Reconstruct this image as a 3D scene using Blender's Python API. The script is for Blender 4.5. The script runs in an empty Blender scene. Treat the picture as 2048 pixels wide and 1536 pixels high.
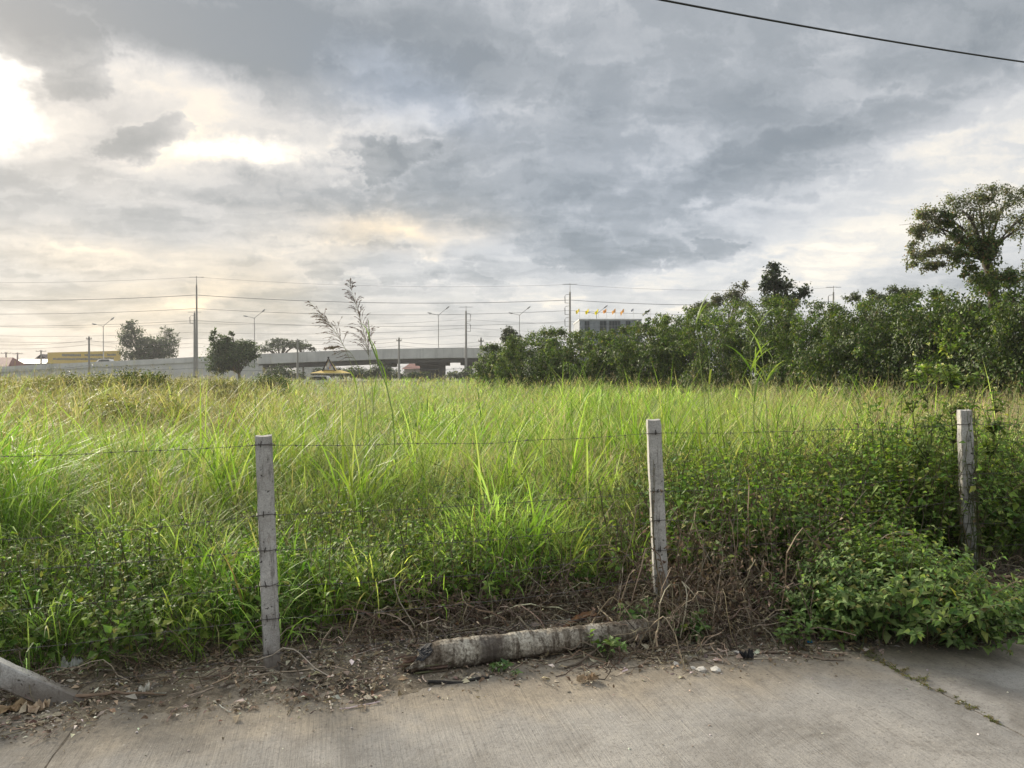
import bpy, math, random
import numpy as np
from math import radians, sin, cos, pi

# ------------------------------------------------------------------ camera, world, sun, exposure
SC = bpy.context.scene
COL = SC.collection
LENS_PX = 1536.0            # focal length in pixels of the 2048 px wide photograph
CAM_H = 1.7
PITCH = math.atan(20 / LENS_PX)

cam_data = bpy.data.cameras.new('camera')
cam_data.sensor_width = 36.0
cam_data.lens = 27.0
cam_data.clip_start = 0.05
cam_data.clip_end = 5000
cam = bpy.data.objects.new('camera', cam_data)
COL.objects.link(cam)
cam.location = (0, 0, CAM_H)
cam.rotation_euler = (pi / 2 - PITCH, 0, 0)
SC.camera = cam

SUN_EL = radians(24)
SUN_AZ = radians(-40)       # left of the view direction
EXPOSURE = 1.8
SUN_STRENGTH = 2.6
HAZE = 0.00026

SC.view_settings.view_transform = 'Standard'
SC.view_settings.look = 'None'
SC.view_settings.exposure = EXPOSURE
SC.view_settings.gamma = 1
SC.view_settings.use_curve_mapping = False

sun_data = bpy.data.lights.new('sun', 'SUN')
sun_data.energy = SUN_STRENGTH
sun_data.angle = radians(18)
sun_data.color = (1.0, 0.89, 0.72)
sun = bpy.data.objects.new('sun', sun_data)
COL.objects.link(sun)
sun.location = (-30, 30, 40)
sun.rotation_euler = (pi / 2 - SUN_EL, 0, pi - SUN_AZ)

cy = SC.cycles
cy.max_bounces = 7
cy.diffuse_bounces = 4
cy.glossy_bounces = 2
cy.transmission_bounces = 5
cy.transparent_max_bounces = 4
cy.volume_bounces = 0
cy.caustics_reflective = False
cy.caustics_refractive = False
cy.sample_clamp_indirect = 4


def direction(px, py):
    u = (px - 1024) / LENS_PX
    v = (768 - py) / LENS_PX
    d = np.array([u, cos(PITCH) + v * sin(PITCH), -sin(PITCH) + v * cos(PITCH)])
    return d


def at(px, py, Y):
    """the point at distance Y that the photograph shows at px, py"""
    d = direction(px, py)
    return np.array([0, 0, CAM_H]) + d * (Y / d[1])


def on_ground(px, py):
    d = direction(px, py)
    return np.array([0, 0, CAM_H]) + d * (-CAM_H / d[2])


class NT:
    """small helper for node trees"""
    def __init__(self, tree):
        self.t = tree
        self.n = tree.nodes
        self.l = tree.links

    def node(self, kind, **kw):
        n = self.n.new(kind)
        for k, v in kw.items():
            setattr(n, k, v)
        return n

    def link(self, a, b):
        self.l.new(a, b)

    def put(self, sock, v):
        if hasattr(v, 'links'):
            self.l.new(v, sock)
        else:
            sock.default_value = v

    def math(self, op, a, b=None, c=None, clamp=False):
        n = self.node('ShaderNodeMath', operation=op, use_clamp=clamp)
        self.put(n.inputs[0], a)
        if b is not None:
            self.put(n.inputs[1], b)
        if c is not None:
            self.put(n.inputs[2], c)
        return n.outputs[0]

    def vmath(self, op, a, b=None, scale=None):
        n = self.node('ShaderNodeVectorMath', operation=op)
        self.put(n.inputs[0], a)
        if b is not None:
            self.put(n.inputs[1], b)
        if scale is not None:
            self.put(n.inputs['Scale'], scale)
        return n.outputs['Value'] if op in ('DOT_PRODUCT', 'LENGTH') else n.outputs[0]

    def xyz(self, x, y, z):
        n = self.node('ShaderNodeCombineXYZ')
        for s, v in zip(n.inputs, (x, y, z)):
            self.put(s, v)
        return n.outputs[0]

    def noise(self, vec, scale, detail=4, rough=0.55, dist=0.0, color=False):
        n = self.node('ShaderNodeTexNoise')
        self.put(n.inputs['Vector'], vec)
        n.inputs['Scale'].default_value = scale
        n.inputs['Detail'].default_value = detail
        n.inputs['Roughness'].default_value = rough
        n.inputs['Distortion'].default_value = dist
        return n.outputs['Color'] if color else n.outputs['Fac']

    def ramp(self, fac, stops, interp='LINEAR'):
        n = self.node('ShaderNodeValToRGB')
        r = n.color_ramp
        r.interpolation = interp
        while len(r.elements) < len(stops):
            r.elements.new(0.5)
        for e, (p, c) in zip(r.elements, stops):
            e.position = p
            e.color = c if len(c) == 4 else (*c, 1)
        self.put(n.inputs[0], fac)
        return n.outputs[0]

    def mix(self, fac, a, b, mode='MIX'):
        n = self.node('ShaderNodeMix', data_type='RGBA', blend_type=mode)
        self.put(n.inputs[0], fac)
        for s, v in ((n.inputs[6], a), (n.inputs[7], b)):
            self.put(s, v if hasattr(v, 'links') or len(v) == 4 else (*v, 1))
        return n.outputs[2]

    def mapr(self, v, a, b, c=0.0, d=1.0, smooth=False):
        n = self.node('ShaderNodeMapRange')
        if smooth:
            n.interpolation_type = 'SMOOTHSTEP'
        self.put(n.inputs[0], v)
        for s, x in zip(n.inputs[1:5], (a, b, c, d)):
            s.default_value = x
        return n.outputs[0]


def build_world():
    w = bpy.data.worlds.new('World')
    SC.world = w
    w.use_nodes = True
    t = NT(w.node_tree)
    t.n.clear()
    out = t.node('ShaderNodeOutputWorld')
    bg = t.node('ShaderNodeBackground')
    bg.inputs['Strength'].default_value = 0.1
    t.link(bg.outputs[0], out.inputs[0])
    sky = t.node('ShaderNodeTexSky')
    sky.sky_type = 'NISHITA'
    sky.sun_disc = False
    sky.sun_elevation = SUN_EL
    sky.sun_rotation = SUN_AZ
    tc = t.node('ShaderNodeTexCoord')
    d = tc.outputs['Generated']
    sep = t.node('ShaderNodeSeparateXYZ')
    t.link(d, sep.inputs[0])
    x, y, z = sep.outputs
    zc = t.math('MAXIMUM', z, 0.0)
    # the cloud deck seen in perspective: coordinates flatten towards the horizon
    k = t.math('DIVIDE', 1.0, t.math('ADD', zc, 0.16))
    deck = t.xyz(t.math('MULTIPLY', x, k), t.math('MULTIPLY', y, k), 0.0)
    az = t.math('ARCTAN2', x, y)
    el = t.math('ARCSINE', z)
    # irregular edges: bend the coordinates with two scales of noise
    n1 = t.vmath('SUBTRACT', t.noise(deck, 1.5, 6, 0.62, color=True), (0.5, 0.5, 0.5))
    n2 = t.vmath('SUBTRACT', t.noise(d, 9.0, 7, 0.66, color=True), (0.5, 0.5, 0.5))
    warp = t.vmath('ADD', t.vmath('MULTIPLY', n1, (0.20, 0.07, 0.0)), t.vmath('MULTIPLY', n2, (0.12, 0.075, 0.0)))
    ae = t.vmath('ADD', t.xyz(az, el, 0.0), warp)

    def lobe(px, py, sx, sy, rot=0.0):
        dd = direction(px, py)
        a = math.atan2(dd[0], dd[1])
        e = math.asin(dd[2] / np.linalg.norm(dd))
        v = t.vmath('SUBTRACT', ae, (a, e, 0))
        if rot:
            r = t.node('ShaderNodeVectorRotate')
            r.rotation_type = 'Z_AXIS'
            t.link(v, r.inputs['Vector'])
            r.inputs['Angle'].default_value = radians(-rot)
            v = r.outputs[0]
        v = t.vmath('MULTIPLY', v, (LENS_PX / sx, LENS_PX / sy, 0))
        q = t.vmath('DOT_PRODUCT', v, v)
        return t.math('EXPONENT', t.math('MULTIPLY', q, -0.5))

    big = t.noise(deck, 1.1, 8, 0.58, 0.5)
    fine = t.noise(t.vmath('MULTIPLY', deck, (1.0, 1.6, 1.0)), 3.2, 7, 0.6, 0.4)
    streak = t.noise(t.xyz(t.math('MULTIPLY', az, 4.0), t.math('MULTIPLY', el, 34.0), 0.0), 1.0, 5, 0.6, 0.3)
    L = t.math('ADD', t.mapr(el, 0.0, 0.55, 0.43, 0.33), t.math('MULTIPLY', t.math('SUBTRACT', big, 0.5), 0.40))
    L = t.math('ADD', L, t.math('MULTIPLY', t.math('SUBTRACT', fine, 0.5), 0.20))
    tiny = t.noise(t.vmath('ADD', d, t.vmath('SCALE', n2, scale=0.10)), 17.0, 8, 0.62, 0.8)
    L = t.math('ADD', L, t.math('MULTIPLY', t.math('SUBTRACT', tiny, 0.5), 0.17))
    bd = t.noise(t.vmath('ADD', deck, t.vmath('SCALE', n2, scale=0.40)), 1.25, 9, 0.56, 0.25)
    body = t.math('SUBTRACT', t.mapr(bd, 0.44, 0.56, smooth=True), 0.5)
    L = t.math('ADD', L, t.math('MULTIPLY', body, 0.16))
    bd2 = t.noise(t.vmath('ADD', t.vmath('MULTIPLY', deck, (1.0, 1.5, 1.0)), t.vmath('SCALE', n2, scale=0.35)), 4.6, 8, 0.62, 0.4)
    L = t.math('ADD', L, t.math('MULTIPLY', t.math('SUBTRACT', t.mapr(bd2, 0.44, 0.57, smooth=True), 0.5), 0.075))
    low = t.mapr(el, 0.0, 0.22, 1.0, 0.0, smooth=True)
    L = t.math('ADD', L, t.math('MULTIPLY', t.math('MULTIPLY', t.math('SUBTRACT', streak, 0.5), 0.34), low))
    lobes = [
        # px, py, sx, sy, rot, amount     openings lit by the sun behind
        (5, 197, 38, 32, 0, 0.36), (20, 205, 120, 80, 0, 0.09),
        (490, 292, 80, 14, 8, 0.31), (70, 400, 160, 34, 0, -0.08), (330, 430, 200, 30, 0, -0.07), (200, 330, 120, 24, 8, -0.07), (640, 620, 160, 26, 0, -0.05), (260, 560, 180, 26, 0, -0.05), (395, 215, 55, 45, 0, 0.20), (400, 318, 75, 14, 8, 0.28),
        (620, 250, 90, 26, 10, 0.16), (740, 215, 60, 22, -15, 0.10), (330, 150, 160, 26, 0, 0.12),
        (770, 462, 110, 16, -4, 0.27), (880, 515, 40, 14, 30, 0.18), (680, 290, 14, 10, 0, 0.18), (820, 235, 30, 10, -30, 0.14),
        (150, 492, 95, 6, -3, 0.18), (205, 526, 36, 4, 0, 0.18), (60, 540, 60, 6, 0, 0.10),
        (440, 585, 90, 22, 25, 0.17), (390, 620, 60, 10, 0, 0.12), (640, 520, 110, 24, 0, 0.06),
        (1370, 412, 20, 12, 40, 0.22), (1450, 590, 330, 40, 8, 0.11), (1720, 470, 300, 40, 10, 0.11),
        (1980, 320, 150, 50, 22, 0.18), (1320, 170, 90, 36, 0, 0.12), (1720, 90, 120, 40, 0, 0.08),
        (1080, 590, 240, 40, 0, 0.08), (2000, 540, 150, 50, 0, 0.08),
        # thick grey bodies
        (400, 52, 340, 44, -3, -0.32), (110, 100, 90, 34, -20, -0.16), (760, 40, 220, 38, 0, -0.20),
        (325, 248, 55, 22, 35, -0.16), (240, 296, 120, 18, 10, -0.12), (180, 225, 60, 25, 0, -0.04),
        (770, 315, 90, 42, -12, -0.17), (640, 370, 140, 22, -6, -0.12), (600, 410, 120, 16, 0, -0.10),
        (660, 205, 70, 22, 15, -0.10), (1130, 360, 160, 75, 18, -0.17), (1020, 430, 110, 36, 0, -0.10),
        (1450, 170, 190, 45, 0, -0.12), (1640, 265, 260, 34, 16, -0.14), (1800, 390, 120, 24, 10, -0.06),
        (1220, 500, 120, 26, 0, -0.13), (1440, 490, 40, 20, 0, -0.14), (900, 120, 160, 60, 0, -0.05),
        (1900, 60, 160, 50, 0, -0.13), (760, 540, 130, 24, 0, -0.06), (120, 420, 160, 24, 0, -0.04),
    ]
    for (px, py, sx, sy, rot, amt) in lobes:
        L = t.math('MULTIPLY_ADD', lobe(px, py, sx, sy, rot), amt * 1.2, L)
    # cumulus bodies with crisp, lit edges
    pn = t.noise(t.vmath('ADD', d, t.vmath('SCALE', n2, scale=0.05)), 13.0, 9, 0.60, 0.15)
    for (px, py, sx, sy, rot, dark, rim) in ((760, 320, 95, 46, -14, 0.10, 0.20), (330, 262, 62, 30, 25, 0.10, 0.14), (1215, 505, 120, 30, 0, 0.07, 0.08), (1435, 490, 46, 22, 0, 0.09, 0.10),
                                             (720, 530, 130, 26, -6, 0.06, 0.14), (110, 95, 110, 46, -18, 0.08, 0.14), (1060, 300, 190, 90, 15, 0.05, 0.06), (1650, 300, 260, 46, 14, 0.05, 0.10), (930, 560, 60, 22, -20, 0.05, 0.10)):
        dn = t.math('MULTIPLY_ADD', t.math('SUBTRACT', pn, 0.5), 1.5, lobe(px, py, sx, sy, rot))
        mk = t.mapr(dn, 0.40, 0.56, smooth=True)
        edge = t.math('MULTIPLY', t.mapr(dn, 0.26, 0.42, smooth=True), t.math('SUBTRACT', 1.0, mk))
        L = t.math('MULTIPLY_ADD', mk, -dark, L)
        L = t.math('MULTIPLY_ADD', edge, rim * 0.55, L)
    c = t.ramp(L, [(0.02, (0.076, 0.084, 0.091)), (0.25, (0.116, 0.123, 0.130)), (0.43, (0.170, 0.174, 0.179)),
                   (0.60, (0.215, 0.214, 0.211)), (0.74, (0.275, 0.258, 0.230)), (0.88, (0.36, 0.325, 0.270)), (1.0, (0.46, 0.42, 0.355))])
    # the glare of the hidden sun, and thin warm or blue places
    glare = t.math('ADD', t.math('MULTIPLY', lobe(-4, 198, 30, 30), 0.6), t.math('MULTIPLY', lobe(490, 293, 54, 11, 8), 0.14))
    c = t.mix(1.0, c, t.vmath('SCALE', (1.0, 0.96, 0.86), scale=glare), 'ADD')
    warm = t.math('ADD', t.math('MULTIPLY', lobe(770, 465, 130, 30), 0.8),
                  t.math('ADD', t.math('MULTIPLY', lobe(420, 590, 170, 50, 15), 0.6), t.math('MULTIPLY', lobe(150, 500, 160, 30), 0.5)))
    warm = t.math('ADD', warm, t.math('MULTIPLY', lobe(300, 640, 600, 60), 0.35))
    warm = t.math('ADD', warm, t.math('MULTIPLY', lobe(250, 260, 380, 120), 0.40))
    c = t.mix(t.math('MINIMUM', warm, 1.0), c, t.mix(1.0, c, (1.18, 1.0, 0.76), 'MULTIPLY'))
    blue = t.math('ADD', t.math('MULTIPLY', lobe(790, 170, 120, 40, -15), 0.8), t.math('MULTIPLY', lobe(1250, 400, 300, 150), 0.35))
    c = t.mix(t.math('MINIMUM', blue, 1.0), c, t.mix(1.0, c, (0.93, 1.0, 1.12), 'MULTIPLY'))
    # unseen overcast above the view, brightened towards the zenith to light the ground
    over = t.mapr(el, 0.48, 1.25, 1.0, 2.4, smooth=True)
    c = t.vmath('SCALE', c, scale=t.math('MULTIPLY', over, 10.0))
    c = t.mix(0.03, c, sky.outputs[0])
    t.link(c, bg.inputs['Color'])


build_world()

# ------------------------------------------------------------------ helpers
def mat_new(name):
    m = bpy.data.materials.new(name)
    m.use_nodes = True
    t = NT(m.node_tree)
    b = t.n['Principled BSDF']
    return m, t, b


def leaf_mat(name, trans=0.4, rough=0.5, tint=(1.1, 1.15, 0.6), spec=0.3):
    m, t, b = mat_new(name)
    a = t.node('ShaderNodeAttribute')
    a.attribute_name = 'Col'
    t.link(a.outputs['Color'], b.inputs['Base Color'])
    b.inputs['Roughness'].default_value = rough
    b.inputs['Specular IOR Level'].default_value = spec
    tr = t.node('ShaderNodeBsdfTranslucent')
    t.link(t.mix(1.0, a.outputs['Color'], tint, 'MULTIPLY'), tr.inputs['Color'])
    mx = t.node('ShaderNodeMixShader')
    mx.inputs[0].default_value = trans
    t.link(b.outputs[0], mx.inputs[1])
    t.link(tr.outputs[0], mx.inputs[2])
    t.link(mx.outputs[0], t.n['Material Output'].inputs[0])
    return m


def attr_mat(name, rough=0.85, bump=0.0, bscale=60):
    m, t, b = mat_new(name)
    a = t.node('ShaderNodeAttribute')
    a.attribute_name = 'Col'
    tc = t.node('ShaderNodeTexCoord')
    n = t.noise(tc.outputs['Object'], bscale, 4)
    t.link(t.mix(1.0, a.outputs['Color'], t.ramp(n, [(0.25, (0.62, 0.62, 0.62)), (0.75, (1.25, 1.25, 1.25))]), 'MULTIPLY'), b.inputs['Base Color'])
    b.inputs['Roughness'].default_value = rough
    if bump:
        bp = t.node('ShaderNodeBump')
        bp.inputs['Strength'].default_value = bump
        bp.inputs['Distance'].default_value = 0.01
        t.link(n, bp.inputs['Height'])
        t.link(bp.outputs[0], b.inputs['Normal'])
    return m


def plain_mat(name, c, rough=0.7, var=0.25, scale=2.0, metal=0.0):
    m, t, b = mat_new(name)
    tc = t.node('ShaderNodeTexCoord')
    n = t.noise(tc.outputs['Object'], scale, 5, 0.6)
    lo = tuple(x * (1 - var) for x in c)
    hi = tuple(min(1, x * (1 + var)) for x in c)
    t.link(t.ramp(n, [(0.3, lo), (0.7, hi)]), b.inputs['Base Color'])
    b.inputs['Roughness'].default_value = rough
    b.inputs['Metallic'].default_value = metal
    return m


def link(o, parent=None):
    COL.objects.link(o)
    if parent is not None:
        o.parent = parent
    return o


def tag(o, label=None, cat=None, group=None, kind=None):
    if label:
        o['label'] = label
    if cat:
        o['category'] = cat
    if group:
        o['group'] = group
    if kind:
        o['kind'] = kind
    return o


def thing(name, label, cat, loc=(0, 0, 0), group=None):
    o = bpy.data.objects.new(name, None)
    o.empty_display_size = 0.2
    link(o)
    o.location = tuple(float(v) for v in loc)
    return tag(o, label, cat, group)


def mesh_np(name, V, F, col=None, mat=None, smooth=False, parent=None, origin=None):
    V = np.asarray(V, dtype=np.float32).reshape(-1, 3)
    F = np.asarray(F, dtype=np.int32)
    if origin is None and parent is not None and parent.type == 'EMPTY':
        origin = parent.location
    if origin is not None:
        V = V - np.array(tuple(origin), dtype=np.float32)
    me = bpy.data.meshes.new(name)
    me.vertices.add(len(V))
    me.vertices.foreach_set('co', V.ravel())
    n, k = F.shape
    me.loops.add(n * k)
    me.loops.foreach_set('vertex_index', F.ravel())
    me.polygons.add(n)
    me.polygons.foreach_set('loop_start', np.arange(0, n * k, k, dtype=np.int32))
    me.polygons.foreach_set('use_smooth', np.full(n, smooth, dtype=bool))
    if col is not None:
        c = np.ones((len(V), 4), dtype=np.float32)
        c[:, :3] = np.clip(col, 0.002, 1)
        a = me.color_attributes.new('Col', 'FLOAT_COLOR', 'POINT')
        a.data.foreach_set('color', c.ravel())
    me.update(calc_edges=True)
    if mat is not None:
        me.materials.append(mat)
    o = bpy.data.objects.new(name, me)
    if parent is None and origin is not None:
        o.location = tuple(float(v) for v in origin)
    return link(o, parent)


class Geo:
    """collects triangle arrays"""
    def __init__(self):
        self.V, self.F, self.C, self.n = [], [], [], 0

    def add(self, vfc):
        V, F, C = vfc
        self.V.append(np.asarray(V, dtype=np.float32).reshape(-1, 3))
        self.F.append(np.asarray(F, dtype=np.int64).reshape(-1, 3) + self.n)
        C = np.asarray(C, dtype=np.float32)
        if C.ndim == 1:
            C = np.tile(C, (len(self.V[-1]), 1))
        self.C.append(C.reshape(-1, 3))
        self.n += len(self.V[-1])
        return self

    def build(self, name, mat, parent=None, smooth=False, origin=None):
        return mesh_np(name, np.concatenate(self.V), np.concatenate(self.F), np.concatenate(self.C), mat, smooth, parent, origin)


def unit(v):
    return v / np.maximum(np.linalg.norm(v, axis=-1, keepdims=True), 1e-9)


_tab = np.random.default_rng(7).random((256, 256)).astype(np.float32)


def vnoise(x, y):
    xi, yi = np.floor(x).astype(int), np.floor(y).astype(int)
    fx, fy = x - xi, y - yi
    fx, fy = fx * fx * (3 - 2 * fx), fy * fy * (3 - 2 * fy)
    a, b = _tab[xi % 256, yi % 256], _tab[(xi + 1) % 256, yi % 256]
    c, d = _tab[xi % 256, (yi + 1) % 256], _tab[(xi + 1) % 256, (yi + 1) % 256]
    return (a * (1 - fx) + b * fx) * (1 - fy) + (c * (1 - fx) + d * fx) * fy


def fbm(x, y, o=4):
    s, a, tot = 0, 1, 0
    for i in range(o):
        s = s + a * vnoise(x * 2 ** i + 17.3 * i, y * 2 ** i + 5.1 * i)
        tot += a
        a *= 0.5
    return s / tot


def cells(x, y, size):
    """distance to the nearest jittered cell centre (in cells) and that cell's random number"""
    gx_, gy_ = x / size, y / size
    ci, cj = np.floor(gx_).astype(int), np.floor(gy_).astype(int)
    best = np.full(np.shape(x), 9.0)
    rid = np.zeros(np.shape(x))
    for di in (-1, 0, 1):
        for dj in (-1, 0, 1):
            a, b = ci + di, cj + dj
            jx, jy = _tab[a % 256, b % 256], _tab[(a + 91) % 256, (b + 37) % 256]
            dd = (gx_ - a - jx) ** 2 + (gy_ - b - jy) ** 2
            m = dd < best
            best = np.where(m, dd, best)
            rid = np.where(m, _tab[(a + 13) % 256, (b + 171) % 256], rid)
    return np.sqrt(best), rid


def smooth01(t):
    t = np.clip(t, 0, 1)
    return t * t * (3 - 2 * t)


def tubes(P, R, col, sides=4, cap=False):
    """P (n,k,3) polylines, R (n,k) radii, col (3,) or (n,3)"""
    P = np.asarray(P, dtype=float)
    if P.ndim == 2:
        P = P[None]
    n, k, _ = P.shape
    R = np.broadcast_to(np.asarray(R, dtype=float), (n, k))
    T = unit(np.gradient(P, axis=1))
    ref = np.where(np.abs(T[..., 2:3]) < 0.8, np.array([0., 0, 1]), np.array([1., 0, 0]))
    A = unit(np.cross(T, ref))
    B = np.cross(T, A)
    th = np.arange(sides) * 2 * pi / sides
    V = P[:, :, None, :] + R[:, :, None, None] * (np.cos(th)[None, None, :, None] * A[:, :, None, :] + np.sin(th)[None, None, :, None] * B[:, :, None, :])
    idx = np.arange(n * k * sides).reshape(n, k, sides)
    a, b = idx[:, :-1], idx[:, 1:]
    a2, b2 = np.roll(a, -1, axis=2), np.roll(b, -1, axis=2)
    F = np.concatenate([np.stack([a, b, b2], -1).reshape(-1, 3), np.stack([a, b2, a2], -1).reshape(-1, 3)])
    if cap:
        caps = []
        for q in range(1, sides - 1):
            caps.append(np.stack([idx[:, 0, 0], idx[:, 0, q], idx[:, 0, q + 1]], -1))
            caps.append(np.stack([idx[:, -1, 0], idx[:, -1, q + 1], idx[:, -1, q]], -1))
        F = np.concatenate([F] + caps)
    col = np.asarray(col, dtype=float)
    C = np.tile(col, (n * k * sides, 1)) if col.ndim == 1 else np.repeat(col, k * sides, axis=0)
    return V.reshape(-1, 3), F, C


def box(x0, x1, y0, y1, z0, z1, col=(1, 1, 1)):
    V = np.array([(x, y, z) for x in (x0, x1) for y in (y0, y1) for z in (z0, z1)], dtype=float)
    F = np.array([(0, 1, 3), (0, 3, 2), (4, 6, 7), (4, 7, 5), (0, 4, 5), (0, 5, 1), (2, 3, 7), (2, 7, 6), (0, 2, 6), (0, 6, 4), (1, 5, 7), (1, 7, 3)])
    return V, F, np.asarray(col, dtype=float)


def prism(poly, y0, y1, col=(1, 1, 1)):
    """a convex outline of (x, z) points swept from y0 to y1"""
    n = len(poly)
    V = np.array([(p[0], y, p[1]) for y in (y0, y1) for p in poly], dtype=float)
    F = []
    for i in range(n):
        j = (i + 1) % n
        F += [(i, j, n + j), (i, n + j, n + i)]
    for i in range(1, n - 1):
        F += [(0, i + 1, i), (n, n + i, n + i + 1)]
    return V, np.array(F), np.asarray(col, dtype=float)


def blades(rng, root, L, W, az, th0, bend, col, k=4, twist=None):
    n = len(root)
    t = np.linspace(0, 1, k + 1)
    ang = th0[:, None] + bend[:, None] * (t[None, :k] + 0.5 / k) ** 1.4
    step = (L / k)[:, None]
    dx = np.sin(ang) * np.cos(az)[:, None] * step
    dy = np.sin(ang) * np.sin(az)[:, None] * step
    dz = np.cos(ang) * step
    Pt = np.zeros((n, k + 1, 3))
    Pt[:, 1:, 0] = np.cumsum(dx, 1)
    Pt[:, 1:, 1] = np.cumsum(dy, 1)
    Pt[:, 1:, 2] = np.cumsum(dz, 1)
    Pt += root[:, None, :]
    if twist is None:
        twist = rng.normal(0, 0.5, n)
    side = np.stack([-np.sin(az), np.cos(az), np.zeros(n)], -1)
    fw = np.stack([np.cos(az), np.sin(az), np.zeros(n)], -1)
    side = side * np.cos(twist)[:, None] + fw * np.sin(twist)[:, None]
    prof = np.interp(t[:k], [0, 0.25, 0.6, 1], [0.65, 1.0, 0.8, 0.1]) * 0.5
    off = side[:, None, :] * (W[:, None] * prof[None, :])[..., None]
    V = np.concatenate([np.stack([Pt[:, :k] - off, Pt[:, :k] + off], 2).reshape(n, 2 * k, 3), Pt[:, k:]], 1)
    m = 2 * k + 1
    base = (np.arange(n) * m)[:, None]
    tri = []
    for i in range(k - 1):
        a = 2 * i
        tri += [(a, a + 1, a + 3), (a, a + 3, a + 2)]
    tri += [(2 * k - 2, 2 * k - 1, 2 * k)]
    F = (base[:, :, None] + np.array(tri)[None]).reshape(-1, 3)
    return V.reshape(-1, 3), F, np.repeat(col, m, axis=0)


def leaves(rng, pos, axis, nrm, L, W, col, curl=0.15):
    """folded leaf of four triangles"""
    n = len(pos)
    axis = unit(axis)
    side = unit(np.cross(axis, nrm))
    nn = np.cross(side, axis)
    L = np.broadcast_to(L, n)[:, None]
    W = np.broadcast_to(W, n)[:, None]
    mid = pos + axis * L * 0.42 + nn * L * 0.02
    V = np.stack([pos, mid + side * W * 0.5 + nn * W * 0.16, mid, mid - side * W * 0.5 + nn * W * 0.16, pos + axis * L - nn * L * curl], 1)
    tri = np.array([(0, 1, 2), (0, 2, 3), (2, 1, 4), (2, 4, 3)])
    F = ((np.arange(n) * 5)[:, None, None] + tri[None]).reshape(-1, 3)
    return V.reshape(-1, 3), F, np.repeat(col, 5, axis=0)


def flat_leaves(rng, pos, axis, nrm, L, W, col):
    """two-triangle leaf, folded, for far crowns"""
    n = len(pos)
    axis = unit(axis)
    side = unit(np.cross(axis, nrm))
    nn = np.cross(side, axis)
    L = np.broadcast_to(L, n)[:, None]
    W = np.broadcast_to(W, n)[:, None]
    mid = pos + axis * L * 0.45 + nn * W * 0.15
    V = np.stack([pos, mid + side * W * 0.5, pos + axis * L, mid - side * W * 0.5], 1)
    F = ((np.arange(n) * 4)[:, None, None] + np.array([(0, 1, 2), (0, 2, 3)])[None]).reshape(-1, 3)
    return V.reshape(-1, 3), F, np.repeat(col, 4, axis=0)


def vary(rng, base, n, amt=0.25, hue=0.08):
    base = np.asarray(base, dtype=float)
    v = np.exp(rng.normal(0, amt, (n, 1)))
    h = 1 + rng.normal(0, hue, (n, 3))
    return np.clip(base[None] * v * h, 0.003, 0.9)


def pick(rng, cols, probs, n, amt=0.2, hue=0.06):
    cols = np.asarray(cols, dtype=float)
    i = rng.choice(len(cols), n, p=np.asarray(probs) / sum(probs))
    return np.clip(cols[i] * np.exp(rng.normal(0, amt, (n, 1))) * (1 + rng.normal(0, hue, (n, 3))), 0.003, 0.9)


def crown(rng, blobs, n, size, cols, probs, droop=0.2, inner=0.25, spread=0.28, cvar=0.18, near=False):
    """leaves round the outsides of many lumps. blobs: (m,6) centre and radii"""
    blobs = np.asarray(blobs, dtype=float)
    area = blobs[:, 3] * blobs[:, 4] + blobs[:, 3] * blobs[:, 5]
    ncl = max(30, n // 14)
    ib = rng.choice(len(blobs), ncl, p=area / area.sum())
    dc = unit(rng.normal(0, 1, (ncl, 3)))
    if near:      # leaves crowd towards light: few on the far, shaded underside
        flip = (dc[:, 1] - dc[:, 2] * 0.8 > 0.35) & (rng.random(ncl) < 0.85)
        dc[flip] *= -1
    rr = np.where(rng.random(ncl) < inner, rng.uniform(0.2, 0.8, ncl), rng.normal(0.97, 0.09, ncl))
    cc = blobs[ib, :3] + dc * rr[:, None] * blobs[ib, 3:]
    cdark = np.exp(rng.normal(0, cvar, ncl)) * np.exp(rng.normal(0, cvar * 0.8, len(blobs)))[ib]
    il = rng.integers(0, ncl, n)
    sig = spread * blobs[ib[il], 3:].min(1, keepdims=True)
    pos = cc[il] + rng.normal(0, 1, (n, 3)) * sig * np.array([1, 1, 0.8])
    nrm = unit(dc[il] * (1.0 if near else 0.7) + np.array([0, 0, 0.5]) + rng.normal(0, 0.30 if near else 0.5, (n, 3)))
    ax = unit(np.cross(nrm, rng.normal(0, 1, (n, 3)))) + np.array([0, 0, -droop])
    L = size * np.exp(rng.normal(0, 0.22, n))
    col = pick(rng, cols, probs, n, 0.12 if near else 0.2) * cdark[il][:, None]
    return flat_leaves(rng, pos, ax, nrm, L, L * rng.uniform(0.45, 0.75, n), col)


def limbs(rng, base, targets, r0, col, k=7, wob=0.06):
    """bent tapering limbs from base to each target"""
    base = np.asarray(base, dtype=float)
    T = np.asarray(targets, dtype=float)
    n = len(T)
    t = np.linspace(0, 1, k)[None, :, None]
    d = T - base
    ln = np.linalg.norm(d, axis=1)
    P = base + d[:, None] * t
    lift = np.zeros((n, k, 3))
    lift[..., 2] = (np.sin(pi * t[..., 0]) * 0.12 * ln[:, None])
    P = P + lift + np.cumsum(rng.normal(0, wob, (n, k, 3)), 1) * t * ln[:, None, None] * 0.25
    R = r0 * (1 - 0.82 * t[..., 0]) * np.ones((n, 1))
    return tubes(P, R, col, 6)


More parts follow.
